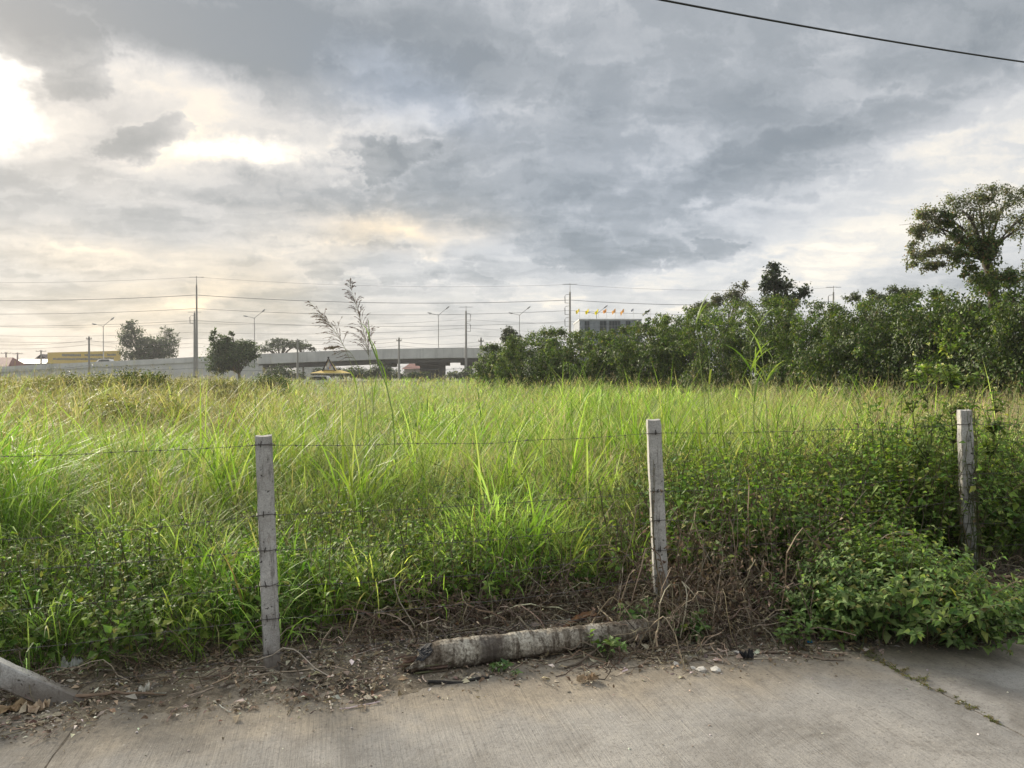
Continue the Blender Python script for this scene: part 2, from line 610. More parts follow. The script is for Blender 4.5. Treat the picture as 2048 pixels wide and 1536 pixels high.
MAT = {}
MAT['grass'] = leaf_mat('grass_blade', 0.46, 0.5, (1.12, 1.25, 0.60), 0.2)
MAT['leaf'] = leaf_mat('weed_leaf', 0.40, 0.55, (1.15, 1.25, 0.5), 0.18)
MAT['tree_leaf'] = leaf_mat('tree_leaf', 0.34, 0.5, (1.1, 1.2, 0.5), 0.3)
MAT['dry'] = leaf_mat('dry_litter', 0.12, 0.8, (1.1, 1.0, 0.7), 0.15)
MAT['bark'] = attr_mat('bark', 0.9, 0.6, 8)
MAT['stem'] = attr_mat('stem', 0.75, 0.2, 30)
MAT['stone'] = attr_mat('stone', 0.9, 0.3, 90)
MAT['cloth'] = leaf_mat('flag_cloth', 0.4, 0.8, (1.0, 1.0, 0.9), 0.1)
MAT['paint'] = attr_mat('painted', 0.6, 0.0, 1.5)
MAT['metal'] = attr_mat('dull_metal', 0.55, 0.0, 40)

# frame along the road edge: u runs along it, w away from the camera
EDGE_A = math.atan(0.233)
EU = np.array([cos(EDGE_A), sin(EDGE_A)])
EW = np.array([-sin(EDGE_A), cos(EDGE_A)])
EO = np.array([0.0, 4.18])


def uw(x, y):
    return (x - EO[0]) * EU[0] + (y - EO[1]) * EU[1], (x - EO[0]) * EW[0] + (y - EO[1]) * EW[1]


def xy(u, w):
    return EO[0] + u * EU[0] + w * EW[0], EO[1] + u * EU[1] + w * EW[1]


def fence_y(x):
    return 4.87 + 0.367 * x


def behind(x, y):
    """metres behind the fence line"""
    return (y - fence_y(x)) * 0.939


def verge_z(x, y):
    u, w = uw(x, y)
    n = fbm(x * 1.6 + 40, y * 1.6 + 11, 4) - 0.5
    f = fbm(x * 9, y * 9, 3) - 0.5
    rise = np.clip(w - 0.02, -0.4, 0.25) * 0.07
    z = rise - 0.010 + n * 0.048 + f * 0.022
    return np.where(w > 1.6, z - (w - 1.6) * 0.05, z)


# ------------------------------------------------------------------ setting: ground, road, verge
def ground_material():
    m, t, b = mat_new('field_soil')
    tc = t.node('ShaderNodeTexCoord')
    n = t.noise(tc.outputs['Object'], 0.6, 8, 0.6)
    t.link(t.ramp(n, [(0.3, (0.030, 0.036, 0.014)), (0.55, (0.060, 0.072, 0.022)), (0.8, (0.095, 0.088, 0.036))]), b.inputs['Base Color'])
    b.inputs['Roughness'].default_value = 0.95
    return m


gx = np.concatenate([[-700, -400], np.linspace(-200, 200, 41), [400, 700]])
gy = np.concatenate([[-60, -30], np.linspace(0, 200, 41), [300, 500, 800]])
GX, GY = np.meshgrid(gx, gy, indexing='ij')
GZ = -0.16 + 0 * GX
ix = np.arange(GX.size).reshape(GX.shape)
GF = np.stack([ix[:-1, :-1], ix[1:, :-1], ix[1:, 1:], ix[:-1, 1:]], -1).reshape(-1, 4)
g = mesh_np('ground', np.stack([GX, GY, GZ], -1), GF, mat=ground_material())
tag(g, 'dark soil of the overgrown field under the grass', kind='structure')


def verge_material():
    m, t, b = mat_new('dirt')
    tc = t.node('ShaderNodeTexCoord')
    o = tc.outputs['Object']
    big = t.noise(o, 1.7, 6, 0.6, 0.4)
    mid = t.noise(o, 14, 6, 0.65)
    fine = t.noise(o, 95, 4, 0.7)
    c = t.ramp(big, [(0.30, (0.095, 0.078, 0.060)), (0.46, (0.20, 0.170, 0.130)), (0.60, (0.31, 0.27, 0.21)), (0.8, (0.40, 0.355, 0.285))])
    c = t.mix(1.0, c, t.ramp(mid, [(0.3, (0.48, 0.46, 0.44)), (0.55, (1, 1, 1)), (0.75, (1.35, 1.3, 1.2))]), 'MULTIPLY')
    c = t.mix(1.0, c, t.ramp(fine, [(0.3, (0.55, 0.55, 0.55)), (0.7, (1.3, 1.28, 1.22))]), 'MULTIPLY')
    # ash and burnt places near the burnt end of the log
    dist = t.vmath('LENGTH', t.vmath('SUBTRACT', o, (-0.75, 4.5, 0.0)))
    ash = t.math('MULTIPLY', t.mapr(dist, 0.2, 1.3, 1.0, 0.0, smooth=True), t.mapr(t.noise(o, 6, 5), 0.45, 0.6))
    c = t.mix(t.math('MULTIPLY', ash, 0.75), c, (0.030, 0.027, 0.025))
    t.link(c, b.inputs['Base Color'])
    b.inputs['Roughness'].default_value = 0.97
    b.inputs['Specular IOR Level'].default_value = 0.15
    bp = t.node('ShaderNodeBump')
    bp.inputs['Strength'].default_value = 0.9
    bp.inputs['Distance'].default_value = 0.012
    t.link(t.math('ADD', mid, t.math('MULTIPLY', fine, 0.5)), bp.inputs['Height'])
    t.link(bp.outputs[0], b.inputs['Normal'])
    return m


uu = np.linspace(-5.5, 8, 560)
ww = np.concatenate([np.linspace(-0.45, 1.3, 110), np.linspace(1.35, 4.2, 20)])
U, Wd = np.meshgrid(uu, ww, indexing='ij')
VX, VY = xy(U, Wd)
VZ = verge_z(VX, VY)
VZ[:, 0] = -0.1
ix = np.arange(U.size).reshape(U.shape)
VF = np.stack([ix[:-1, :-1], ix[1:, :-1], ix[1:, 1:], ix[:-1, 1:]], -1).reshape(-1, 4)
v = mesh_np('dirt_verge', np.stack([VX, VY, VZ], -1), VF, mat=verge_material(), smooth=True)
tag(v, 'bare brown dirt strip between the concrete road and the weeds', kind='structure')


def road_material():
    m, t, b = mat_new('broomed_concrete')
    tc = t.node('ShaderNodeTexCoord')
    o = tc.outputs['Object']
    sep = t.node('ShaderNodeSeparateXYZ')
    t.link(o, sep.inputs[0])
    big = t.noise(o, 0.9, 6, 0.62, 0.6)
    mid = t.noise(o, 9, 6, 0.65)
    speck = t.noise(o, 130, 3, 0.6)
    c = t.ramp(big, [(0.28, (0.182, 0.174, 0.160)), (0.5, (0.238, 0.228, 0.211)), (0.72, (0.290, 0.278, 0.256))])
    c = t.mix(1.0, c, t.ramp(mid, [(0.25, (0.80, 0.79, 0.78)), (0.5, (1, 1, 1)), (0.75, (1.12, 1.11, 1.08))]), 'MULTIPLY')
    c = t.mix(1.0, c, t.ramp(speck, [(0.30, (0.66, 0.65, 0.64)), (0.45, (1, 1, 1)), (0.66, (1.0, 1.0, 1.0)), (0.76, (1.28, 1.27, 1.25))]), 'MULTIPLY')
    # earth washed on to the slab along the verge, fading out over half a metre
    reach = t.math('ADD', sep.outputs[1], t.math('MULTIPLY', t.math('SUBTRACT', t.noise(o, 2.2, 6, 0.65), 0.5), 0.9))
    dirt = t.mapr(reach, -0.62, -0.02, 0.0, 0.85, smooth=True)
    c = t.mix(dirt, c, t.ramp(mid, [(0.3, (0.18, 0.15, 0.11)), (0.7, (0.30, 0.255, 0.19))]))
    # broom lines across the slab
    br = t.noise(t.vmath('MULTIPLY', o, (62, 1.6, 1)), 1.0, 3, 0.6, 0.15)
    patchy = t.mapr(t.noise(o, 2.2, 6, 0.65), 0.42, 0.62)
    line = t.math('MULTIPLY', t.mapr(br, 0.36, 0.44, 1.0, 0.0), patchy)
    c = t.mix(t.math('MULTIPLY', line, 0.42), c, (0.115, 0.103, 0.086))
    st = t.noise(t.vmath('ADD', o, (7.3, 2.1, 0)), 1.3, 7, 0.7, 1.0)
    c = t.mix(t.math('MULTIPLY', t.mapr(st, 0.53, 0.66), 0.5), c, (0.105, 0.095, 0.082))
    pit = t.noise(o, 48, 5, 0.75)
    c = t.mix(t.math('MULTIPLY', t.mapr(pit, 0.55, 0.63), 0.6), c, (0.10, 0.09, 0.078))
    c = t.mix(t.math('MULTIPLY', t.mapr(pit, 0.40, 0.31), 0.5), c, (0.44, 0.415, 0.37))
    t.link(c, b.inputs['Base Color'])
    b.inputs['Roughness'].default_value = 0.88
    b.inputs['Specular IOR Level'].default_value = 0.25
    bp = t.node('ShaderNodeBump')
    bp.inputs['Strength'].default_value = 0.8
    bp.inputs['Distance'].default_value = 0.008
    h = t.math('ADD', t.math('MULTIPLY', br, 0.9), t.math('ADD', t.math('MULTIPLY', speck, 0.5), mid))
    t.link(h, bp.inputs['Height'])
    t.link(bp.outputs[0], b.inputs['Normal'])
    return m


road = bpy.data.objects.new('road', None)
link(road)
road.location = (EO[0], EO[1], 0)
road.rotation_euler = (0, 0, EDGE_A)
tag(road, 'weathered broom-finished concrete road in the foreground', kind='structure')
RM = road_material()
for (u0, u1) in ((-11.0, -6.58), (-6.568, -2.178), (-2.166, 2.212), (2.226, 6.6), (6.614, 11.0)):
    rng = np.random.default_rng(int((u0 + 20) * 10))
    nu, nv = 40, 80
    a = np.linspace(u0, u1, nu)
    bq = -np.concatenate([np.linspace(-0.25, 2.2, 62), np.linspace(2.3, 7.5, 18)])
    A, B = np.meshgrid(a, bq, indexing='ij')
    Z = (fbm(A * 1.1 + 3, B * 1.1, 3) - 0.5) * 0.010
    edge = np.minimum(A - u0, u1 - A)
    Z = Z - np.clip(0.012 - edge, 0, 0.012) * 0.8
    A2 = A.copy()
    A2[0] += (fbm(B[0] * 7, B[0] * 0 + u0, 3) - 0.5) * 0.016 - 0.002
    A2[-1] += (fbm(B[-1] * 7, B[-1] * 0 + u1, 3) - 0.5) * 0.016 + 0.002
    top = np.stack([A2, B, Z], -1).reshape(-1, 3)
    ix = np.arange(nu * nv).reshape(nu, nv)
    F = np.stack([ix[:-1, :-1], ix[:-1, 1:], ix[1:, 1:], ix[1:, :-1]], -1).reshape(-1, 4)
    # skirts down both joints
    ring = np.concatenate([ix[0, :], ix[-1, :]])
    low = top[ring].copy()
    low[:, 2] = -0.14
    off = len(top)
    s1 = np.arange(nv) + off
    s2 = s1 + nv
    F2 = np.stack([ix[0, :-1], s1[:-1], s1[1:], ix[0, 1:]], -1)
    F3 = np.stack([ix[-1, :-1], ix[-1, 1:], s2[1:], s2[:-1]], -1)
    mesh_np('slab', np.concatenate([top, low]), np.concatenate([F, F2, F3]), mat=RM, parent=road, origin=(0, 0, 0), smooth=False)
# packed earth lying in the joints
jm = plain_mat('joint_earth', (0.10, 0.082, 0.06), 0.95, 0.5, 30)
for uj in (-2.172, 2.219):
    bq = np.linspace(0.1, -7.4, 90)
    P = np.stack([np.full(90, uj), bq, np.full(90, -0.030)], -1)
    V, F, C = tubes(P, 0.011 + 0.004 * fbm(bq * 6, bq * 0 + uj, 3), (1, 1, 1), 5)
    V[:, 2] = -0.026 + (V[:, 2] + 0.03) * 1.4
    mesh_np('joint_filling', V, F, mat=jm, parent=road, origin=(0, 0, 0))

# ------------------------------------------------------------------ highway overpass and everything far away
def concrete_far(name, c, streak=0.35):
    m, t, b = mat_new(name)
    tc = t.node('ShaderNodeTexCoord')
    o = tc.outputs['Object']
    n = t.noise(o, 0.25, 6, 0.6)
    s = t.noise(t.vmath('MULTIPLY', o, (1.2, 1.2, 0.07)), 1.0, 5, 0.65)
    k = t.ramp(n, [(0.3, tuple(x * 0.85 for x in c)), (0.7, tuple(x * 1.12 for x in c))])
    k = t.mix(t.math('MULTIPLY', t.mapr(s, 0.5, 0.68), streak), k, tuple(x * 0.45 for x in c))
    t.link(k, b.inputs['Base Color'])
    b.inputs['Roughness'].default_value = 0.9
    return m


MC = concrete_far('overpass_concrete', (0.62, 0.61, 0.58))
MCW = concrete_far('ramp_concrete', (0.64, 0.63, 0.60), 0.20)
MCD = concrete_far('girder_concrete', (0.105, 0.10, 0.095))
YH = 190.0


def line_z(px, py, Y=YH):
    return at(px, py, Y)[2]


def strip(pts_top, pts_bot, y0, y1):
    """a long body between two picture-height profiles, from depth y0 to y1"""
    n = len(pts_top)
    V = []
    for (a, b_) in zip(pts_top, pts_bot):
        V += [(a[0], y0, a[1]), (a[0], y0, b_[1]), (a[0], y1, a[1]), (a[0], y1, b_[1])]
    F = []
    for i in range(n - 1):
        p, q = 4 * i, 4 * i + 4
        F += [(p, p + 1, q + 1), (p, q + 1, q), (p + 2, q + 2, q + 3), (p + 2, q + 3, p + 3), (p, q, q + 2), (p, q + 2, p + 2), (p + 1, p + 3, q + 3), (p + 1, q + 3, q + 1)]
    F += [(0, 2, 3), (0, 3, 1)]
    e = 4 * (n - 1)
    F += [(e, e + 1, e + 3), (e, e + 3, e + 2)]
    return np.array(V, dtype=float), np.array(F), np.array((1., 1, 1))


def prof(pts):
    return [(at(px, py, YH)[0], at(px, py, YH)[2]) for px, py in pts]


over = thing('overpass', 'long grey concrete highway overpass with walled ramp on the left', 'overpass', (0, YH, 0))
deck_top = prof([(516, 708), (640, 702.5), (760, 698), (900, 695.5), (1000, 696), (1150, 699)])
deck_bot = prof([(516, 728), (640, 723), (760, 718.5), (900, 715.5), (1000, 715.5), (1150, 717)])
ramp_top = prof([(-420, 752), (-200, 744), (0, 733.5), (100, 728), (240, 721.5), (400, 713.5), (515, 708.2)])
ramp_bot = prof([(-420, 763), (-200, 755), (0, 744), (100, 739.5), (240, 732), (400, 724), (515, 727)])
wall_bot = [(p[0], -0.2) for p in ramp_bot]
Geo().add(strip(deck_top, deck_bot, YH, YH + 0.35)).build('parapet', MC, over)
Geo().add(strip(ramp_top, ramp_bot, YH, YH + 0.35)).build('ramp_parapet', MCW, over)
Geo().add(strip([(p[0], p[1] + 0.02) for p in ramp_bot], wall_bot, YH + 0.25, YH + 13)).build('retaining_wall', MCW, over)
# joints of the cast parapet segments, recessed strips with real depth
gm = plain_mat('joint_dark', (0.12, 0.115, 0.105), 0.9, 0.2)
for (x0, z0), (x1, z1) in zip(deck_bot[:-1], deck_bot[1:]):
    pass
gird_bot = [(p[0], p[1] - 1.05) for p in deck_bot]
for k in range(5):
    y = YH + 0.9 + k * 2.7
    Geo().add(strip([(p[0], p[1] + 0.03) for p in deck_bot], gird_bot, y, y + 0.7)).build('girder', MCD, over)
Geo().add(strip([(p[0], p[1] + 0.15) for p in deck_bot], [(p[0], p[1] - 0.12) for p in deck_bot], YH + 0.36, YH + 13)).build('deck', MC, over)
Geo().add(strip([(p[0], p[1] - 0.05) for p in deck_top], deck_bot, YH + 13.02, YH + 13.4)).build('parapet', MC, over)
for px, wd in ((858, 4.4), (881, 2.4), (775, 1.6), (937, 2.0), (1075, 3.0)):
    p = at(px, 735, YH + 6)
    zt = float(np.interp(p[0], [q[0] for q in deck_bot], [q[1] for q in deck_bot])) - 1.0
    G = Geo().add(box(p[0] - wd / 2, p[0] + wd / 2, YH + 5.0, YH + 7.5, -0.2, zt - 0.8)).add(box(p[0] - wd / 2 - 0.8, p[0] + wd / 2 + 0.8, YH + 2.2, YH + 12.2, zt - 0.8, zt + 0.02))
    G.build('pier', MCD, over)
p = at(520, 735, YH)
Geo().add(box(p[0] - 1.2, p[0] + 0.5, YH + 0.4, YH + 12.8, -0.2, line_z(520, 731))).build('abutment', MCW, over)


def pole_light(px, ptop, pbase, Y=YH + 6.5, arm=(1, 1), label='', flip=1):
    b, tp = at(px, pbase, Y), at(px, ptop, Y)
    root = thing('street_lamp', label, 'street lamp', (b[0], Y, b[2]), 'double-armed lamps along the overpass')
    h = tp[2]
    g1 = Geo().add(tubes([(b[0], Y, b[2] - 1), (b[0], Y, (b[2] + h) / 2), (b[0], Y, h)], [0.13, 0.11, 0.08], (0.32, 0.32, 0.31), 6))
    g1.build('pole', MAT['metal'], root)
    for sx, rise, ln in ((-1, 0.35, 1.7), (1, 1.5, 1.9)):
        P = [(b[0], Y, h - 0.05), (b[0] + sx * ln * 0.45, Y, h + rise * 0.45), (b[0] + sx * ln, Y, h + rise)]
        Geo().add(tubes(P, [0.07, 0.06, 0.05], (0.25, 0.25, 0.24), 5)).build('arm', MAT['metal'], root)
        e = np.array(P[-1])
        dv = unit(np.array([sx * 1.0, 0, rise / ln]))
        Q = [e - dv * 0.1, e + dv * 0.35, e + dv * 1.0, e + dv * 1.15]
        Geo().add(tubes(Q, [0.07, 0.20, 0.17, 0.05], (0.36, 0.36, 0.36), 6, cap=True)).build('lamp_head', MAT['metal'], root)


pole_light(207, 652, 724, label='double-armed street lamp standing behind the yellow billboard')
pole_light(509, 636, 710, label='double-armed street lamp beside the leafy tree before the ramp')
pole_light(877, 630, 698, label='double-armed street lamp above the paired bridge piers')
pole_light(1039, 630, 698, label='double-armed street lamp behind the small tree at the thicket end')
pole_light(1193, 628, 700, label='double-armed street lamp rising among the flags of the grey building')

PC = (0.32, 0.305, 0.285)


def utility_pole(px, ptop, Y, label, group, r=0.16, mast=0.0, brackets=0, cross=(), side=-1, pbase=None):
    tp = at(px, ptop, Y)
    x, h = tp[0], tp[2]
    root = thing('utility_pole', label, 'utility pole', (x, Y, -0.16), group)
    hb = h - mast
    g1 = Geo().add(tubes([(x, Y, -0.2), (x, Y, hb * 0.5), (x, Y, hb)], [r * 1.5, r * 1.2, r * 0.85], PC, 8, cap=True))
    g1.build('shaft', MAT['stone'], root)
    if mast:
        gm_ = Geo().add(tubes([(x, Y, hb - 0.5), (x, Y, h)], [0.09, 0.05], (0.2, 0.2, 0.2), 5, cap=True))
        gm_.add(tubes([(x - 1.6, Y, h - 0.25), (x + 1.6, Y, h - 0.25)], [0.05, 0.05], (0.2, 0.2, 0.2), 4, cap=True))
        gm_.build('mast', MAT['metal'], root)
    for i in range(brackets):
        z = hb - 0.5 - i * 2.5
        P = [(x, Y, z), (x + side * 0.95, Y, z - 0.15), (x + side * 1.1, Y, z - 0.5), (x + side * 1.05, Y, z - 1.9), (x, Y, z - 1.95)]
        Geo().add(tubes(P, [0.05, 0.05, 0.09, 0.09, 0.04], (0.16, 0.15, 0.145), 5)).build('insulator', MAT['metal'], root)
    for (dz, half) in cross:
        z = hb - dz
        Geo().add(box(x - half, x + half, Y - 0.08, Y + 0.08, z - 0.07, z + 0.07, (0.2, 0.19, 0.18))).build('crossarm', MAT['metal'], root)
        for s in (-0.9, -0.3, 0.3, 0.9):
            Geo().add(tubes([(x + s * half, Y, z + 0.05), (x + s * half, Y, z + 0.32)], [0.07, 0.05], (0.2, 0.17, 0.15), 5, cap=True)).build('insulator', MAT['metal'], root)
    return root


YA, YB, YC = 166.0, 150.0, 185.0
GT, GL = 'tall transmission poles', 'low roadside utility poles'
utility_pole(393, 552, YA, 'tallest concrete utility pole with a thin mast left of the leafy tree', GT, 0.19, 2.0, 0)
utility_pole(389, 622, YC - 4, 'shorter grey pole close beside the tallest utility pole', GT, 0.24, 0.5, 1)
utility_pole(1140, 566, YA, 'tall utility pole with three bracket insulators left of the flags', GT, 0.22, 1.9, 3)
utility_pole(1667, 572, YA - 4, 'tall utility pole peeking out over the vine thicket', GT, 0.2, 1.3, 3)
utility_pole(932, 612, YC, 'tall utility pole right of the paired bridge piers', GT, 0.22, 1.2, 2, side=1)
utility_pole(178, 673, YB, 'low utility pole standing in front of the yellow billboard', GL, 0.17, 0, 0, ((0.5, 0.5),))
utility_pole(595, 678, YB + 3, 'low utility pole left of the yellow pavilion roof', GL, 0.17, 0, 0, ((0.5, 0.4),))
utility_pole(798, 675, YB, 'low utility pole between yellow pavilion and paired bridge piers', GL, 0.17, 0, 0, ((0.6, 0.5),))
utility_pole(962, 675, YB - 2, 'low utility pole at the thicket end in front of the overpass', GL, 0.17, 0, 0, ((0.7, 0.5),))
for px, pt, pb, lab in ((12, 704, 0, 'small dark pole above the far red roof at the left'), (35, 705, 0, 'small dark pole rising from the long grey roof'),
                        (82, 700, 0, 'small dark pole beside the dark gable left of the billboard')):
    utility_pole(px, pt, 236, lab, 'small poles among the far roofs', 0.22, 0, 0, ((0.4, 1.6),))


def wire(pts, r, name, label, group, c=(0.13, 0.13, 0.135)):
    P = []
    for (a, b_, sag) in pts:
        t = np.linspace(0, 1, 25)[:, None]
        s = np.array(a)[None] * (1 - t) + np.array(b_)[None] * t
        s[:, 2] -= 4 * sag * (t * (1 - t))[:, 0]
        P.append(s if not P else s[1:])
    P = np.concatenate(P)
    o = Geo().add(tubes(P, r if name == 'overhead_cable' else r * 0.65, c, 4)).build(name, MAT['metal'], origin=P[len(P) // 2])
    tag(o, label, 'power line', group)


GW = 'power lines across the sky'
ord_ = ['topmost', 'second', 'third', 'fourth']
hs = [(554, 569, 604, 0.030, 'thin topmost wire joining the masts of the tall poles'),
      (590, 600, 603, 0.075, 'thickest power line, just below the tops of the tall poles'),
      (617, 621, 620, 0.055, 'power line at mid height of the tall poles'),
      (641, 643, 640, 0.050, 'lowest power line hung between the tall poles')]
for (a, b_, c_, r, lab) in hs:
    L0, A, B, Cc = at(-354, a + 1, YA), at(393, a, YA), at(1140, b_, YA), at(1667, c_ if c_ > 600 and a > 560 else 575, YA - 4)
    wire([(L0, A, 1.15), (A, B, 1.15), (B, Cc, 0.9)], r, 'power_line', lab, GW)
for (a, b_, r, lab) in ((646, 639, 0.035, 'upper thin wire between the shorter pole and the pole by the piers'),
                        (664, 656, 0.040, 'middle thin wire between the shorter pole and the pole by the piers'),
                        (676, 670, 0.035, 'lower thin wire between the shorter pole and the pole by the piers')):
    Z0, A, B, Cc = at(-160, a + 2, YC - 4), at(389, a, YC - 4), at(932, b_, YC), at(1420, b_ + 6, YC)
    wire([(Z0, A, 0.9), (A, B, 0.9), (B, Cc, 0.8)], r, 'power_line', lab, GW)
for dy, r, lab in ((6, 0.035, 'upper wire along the tops of the low poles'), (14, 0.032, 'lower wire along the low poles'),
                   (56, 0.05, 'dark cable low along the ramp wall')):
    pts = [at(-60, 681 + dy, YB), at(178, 675 + dy, YB), at(389, 680 + dy, YB + 3), at(595, 680 + dy, YB + 3), at(798, 677 + dy, YB), at(962, 677 + dy, YB - 2), at(1130, 678 + dy, YB - 2)]
    wire([(pts[i], pts[i + 1], 0.55) for i in range(6)], r, 'power_line', lab, GW)
ca, cb = at(1060, -52, 7.2), at(2120, 134, 11.5)
wire([(ca + (ca - cb) * 2.2, ca, 0.03), (ca, cb, 0.05), (cb, cb + (cb - ca) * 3.0, 0.03)], 0.0125, 'overhead_cable', 'thick black cable crossing the upper right of the sky', None, (0.02, 0.02, 0.024))

# yellow billboard
YBB = 232.0
a, b_ = at(95, 705, YBB), at(240, 727, YBB)
c_ = at(240, 701.5, YBB)
bb = thing('billboard', 'long yellow billboard with faded grey-blue writing behind the ramp', 'billboard', (a[0], YBB, 0))
V = np.array([(a[0], YBB, b_[2]), (b_[0], YBB, b_[2]), (b_[0], YBB, c_[2]), (a[0], YBB, a[2]), (a[0], YBB + 0.4, b_[2]), (b_[0], YBB + 0.4, b_[2]), (b_[0], YBB + 0.4, c_[2]), (a[0], YBB + 0.4, a[2])])
mesh_np('panel', V, np.array([(0, 1, 2, 3), (5, 4, 7, 6), (3, 2, 6, 7), (0, 4, 5, 1), (0, 3, 7, 4), (1, 5, 6, 2)]), mat=plain_mat('yellow_panel', (0.60, 0.44, 0.13), 0.6, 0.10, 0.15), parent=bb)
rng = np.random.default_rng(3)
for (x0, x1, yt, yb) in ((124, 160, 708, 712.5), (169, 178, 708, 712), (181, 208, 708, 712), (214, 232, 707.5, 711.5), (106, 150, 716, 720), (152, 206, 716, 720), (208, 228, 715, 718)):
    x = x0
    G = Geo()
    while x < x1:
        w = rng.uniform(1.2, 2.6)
        q0, q1 = at(x, yt + rng.uniform(-0.5, 0.8), YBB), at(x + w * 0.8, yb + rng.uniform(-0.6, 0.6), YBB)
        G.add(box(q0[0], q1[0], YBB - 0.05, YBB - 0.012, q1[2], q0[2], (0.22, 0.22, 0.20)))
        x += w
    G.build('lettering', MAT['paint'], bb)['kind'] = 'stuff'
for px in (100, 130, 165, 200, 235):
    q = at(px, 720, YBB)
    Geo().add(box(q[0] - 0.2, q[0] + 0.2, YBB + 0.45, YBB + 0.9, -0.16, b_[2] + 0.5, (0.2, 0.2, 0.2))).build('post', MAT['metal'], bb)

# white car on the ramp
YCAR = YH + 3.2
zr = line_z(205, 733, YCAR)
xc = at(206, 730, YCAR)[0]
car = thing('car', 'white car passing on the ramp in front of the yellow billboard', 'car', (xc, YCAR, zr))
body = [(-2.3, 0.35), (2.3, 0.35), (2.32, 0.95), (1.9, 1.08), (1.2, 1.75), (0.4, 1.9), (-1.6, 1.86), (-2.2, 1.15), (-2.35, 0.9)]
Geo().add(prism([(xc - p[0], zr + p[1]) for p in body][::-1], YCAR, YCAR + 1.75, (0.62, 0.62, 0.61))).build('body', MAT['paint'], car)
win = [(-1.75, 1.12), (1.35, 1.12), (0.95, 1.62), (0.3, 1.76), (-1.5, 1.74)]
Geo().add(prism([(xc - p[0], zr + p[1]) for p in win][::-1], YCAR - 0.03, YCAR + 0.05, (0.03, 0.035, 0.04))).build('window', MAT['paint'], car)
for sx in (-1.45, 1.45):
    th = np.linspace(0, 2 * pi, 15)[:-1]
    Geo().add(prism([(xc + sx + 0.36 * cos(q), zr + 0.36 + 0.36 * sin(q)) for q in th], YCAR - 0.05, YCAR + 0.2, (0.02, 0.02, 0.02))).build('wheel', MAT['paint'], car)


def house(px0, px1, peave, pridge, Y, wall, roofc, label, gable=False):
    a, b_ = at(px0, peave, Y), at(px1, peave, Y)
    zr_ = at(px0, pridge, Y)[2]
    x0, x1, ze = a[0], b_[0], a[2]
    h = thing('house', label, 'house', ((x0 + x1) / 2, Y, -0.16))
    Geo().add(box(x0 + 0.4, x1 - 0.4, Y, Y + 9, -0.2, ze, wall)).build('wall', MAT['paint'], h)
    if gable:
        xm = (x0 + x1) / 2
        Geo().add(prism([(x0, ze), (x1, ze), (xm, zr_)], Y + 0.3, Y + 9, wall)).build('gable', MAT['paint'], h)
        G = Geo()
        for s, xe in ((-1, x0), (1, x1)):
            G.add(prism([(xe + s * 0.4, ze - 0.25), (xe + s * 0.4, ze + 0.1), (xm, zr_ + 0.3), (xm, zr_ - 0.02)], Y - 0.4, Y + 9.4, roofc))
        G.build('roof', MAT['paint'], h)
    else:
        V = np.array([(x0 - 0.4, Y - 0.6, ze), (x1 + 0.4, Y - 0.6, ze), (x1 + 0.4, Y + 9.6, ze), (x0 - 0.4, Y + 9.6, ze), (x0 + 1.5, Y + 4.5, zr_), (x1 - 1.5, Y + 4.5, zr_)])
        F = [(0, 1, 5), (0, 5, 4), (1, 2, 5), (2, 3, 4), (2, 4, 5), (3, 0, 4), (0, 2, 1), (0, 3, 2)]
        Geo().add((V, np.array(F), np.array(roofc))).build('roof', MAT['paint'], h)


house(-40, 16, 733, 714, 226, (0.36, 0.34, 0.31), (0.17, 0.055, 0.042), 'house with a dull red roof at the far left edge')
house(14, 92, 727, 717.5, 240, (0.30, 0.31, 0.33), (0.20, 0.215, 0.235), 'long low shed with a pale grey roof left of the billboard')
house(66, 100, 724, 710, 248, (0.14, 0.09, 0.08), (0.075, 0.055, 0.055), 'dark gabled house between grey shed and yellow billboard', True)
house(806, 850, 738, 727, 262, (0.34, 0.30, 0.27), (0.20, 0.075, 0.055), 'low house with a red roof seen under the overpass')
house(590, 640, 709, 699, 262, (0.6, 0.6, 0.58), (0.55, 0.55, 0.54), 'white-roofed house under the flat-topped rain trees')

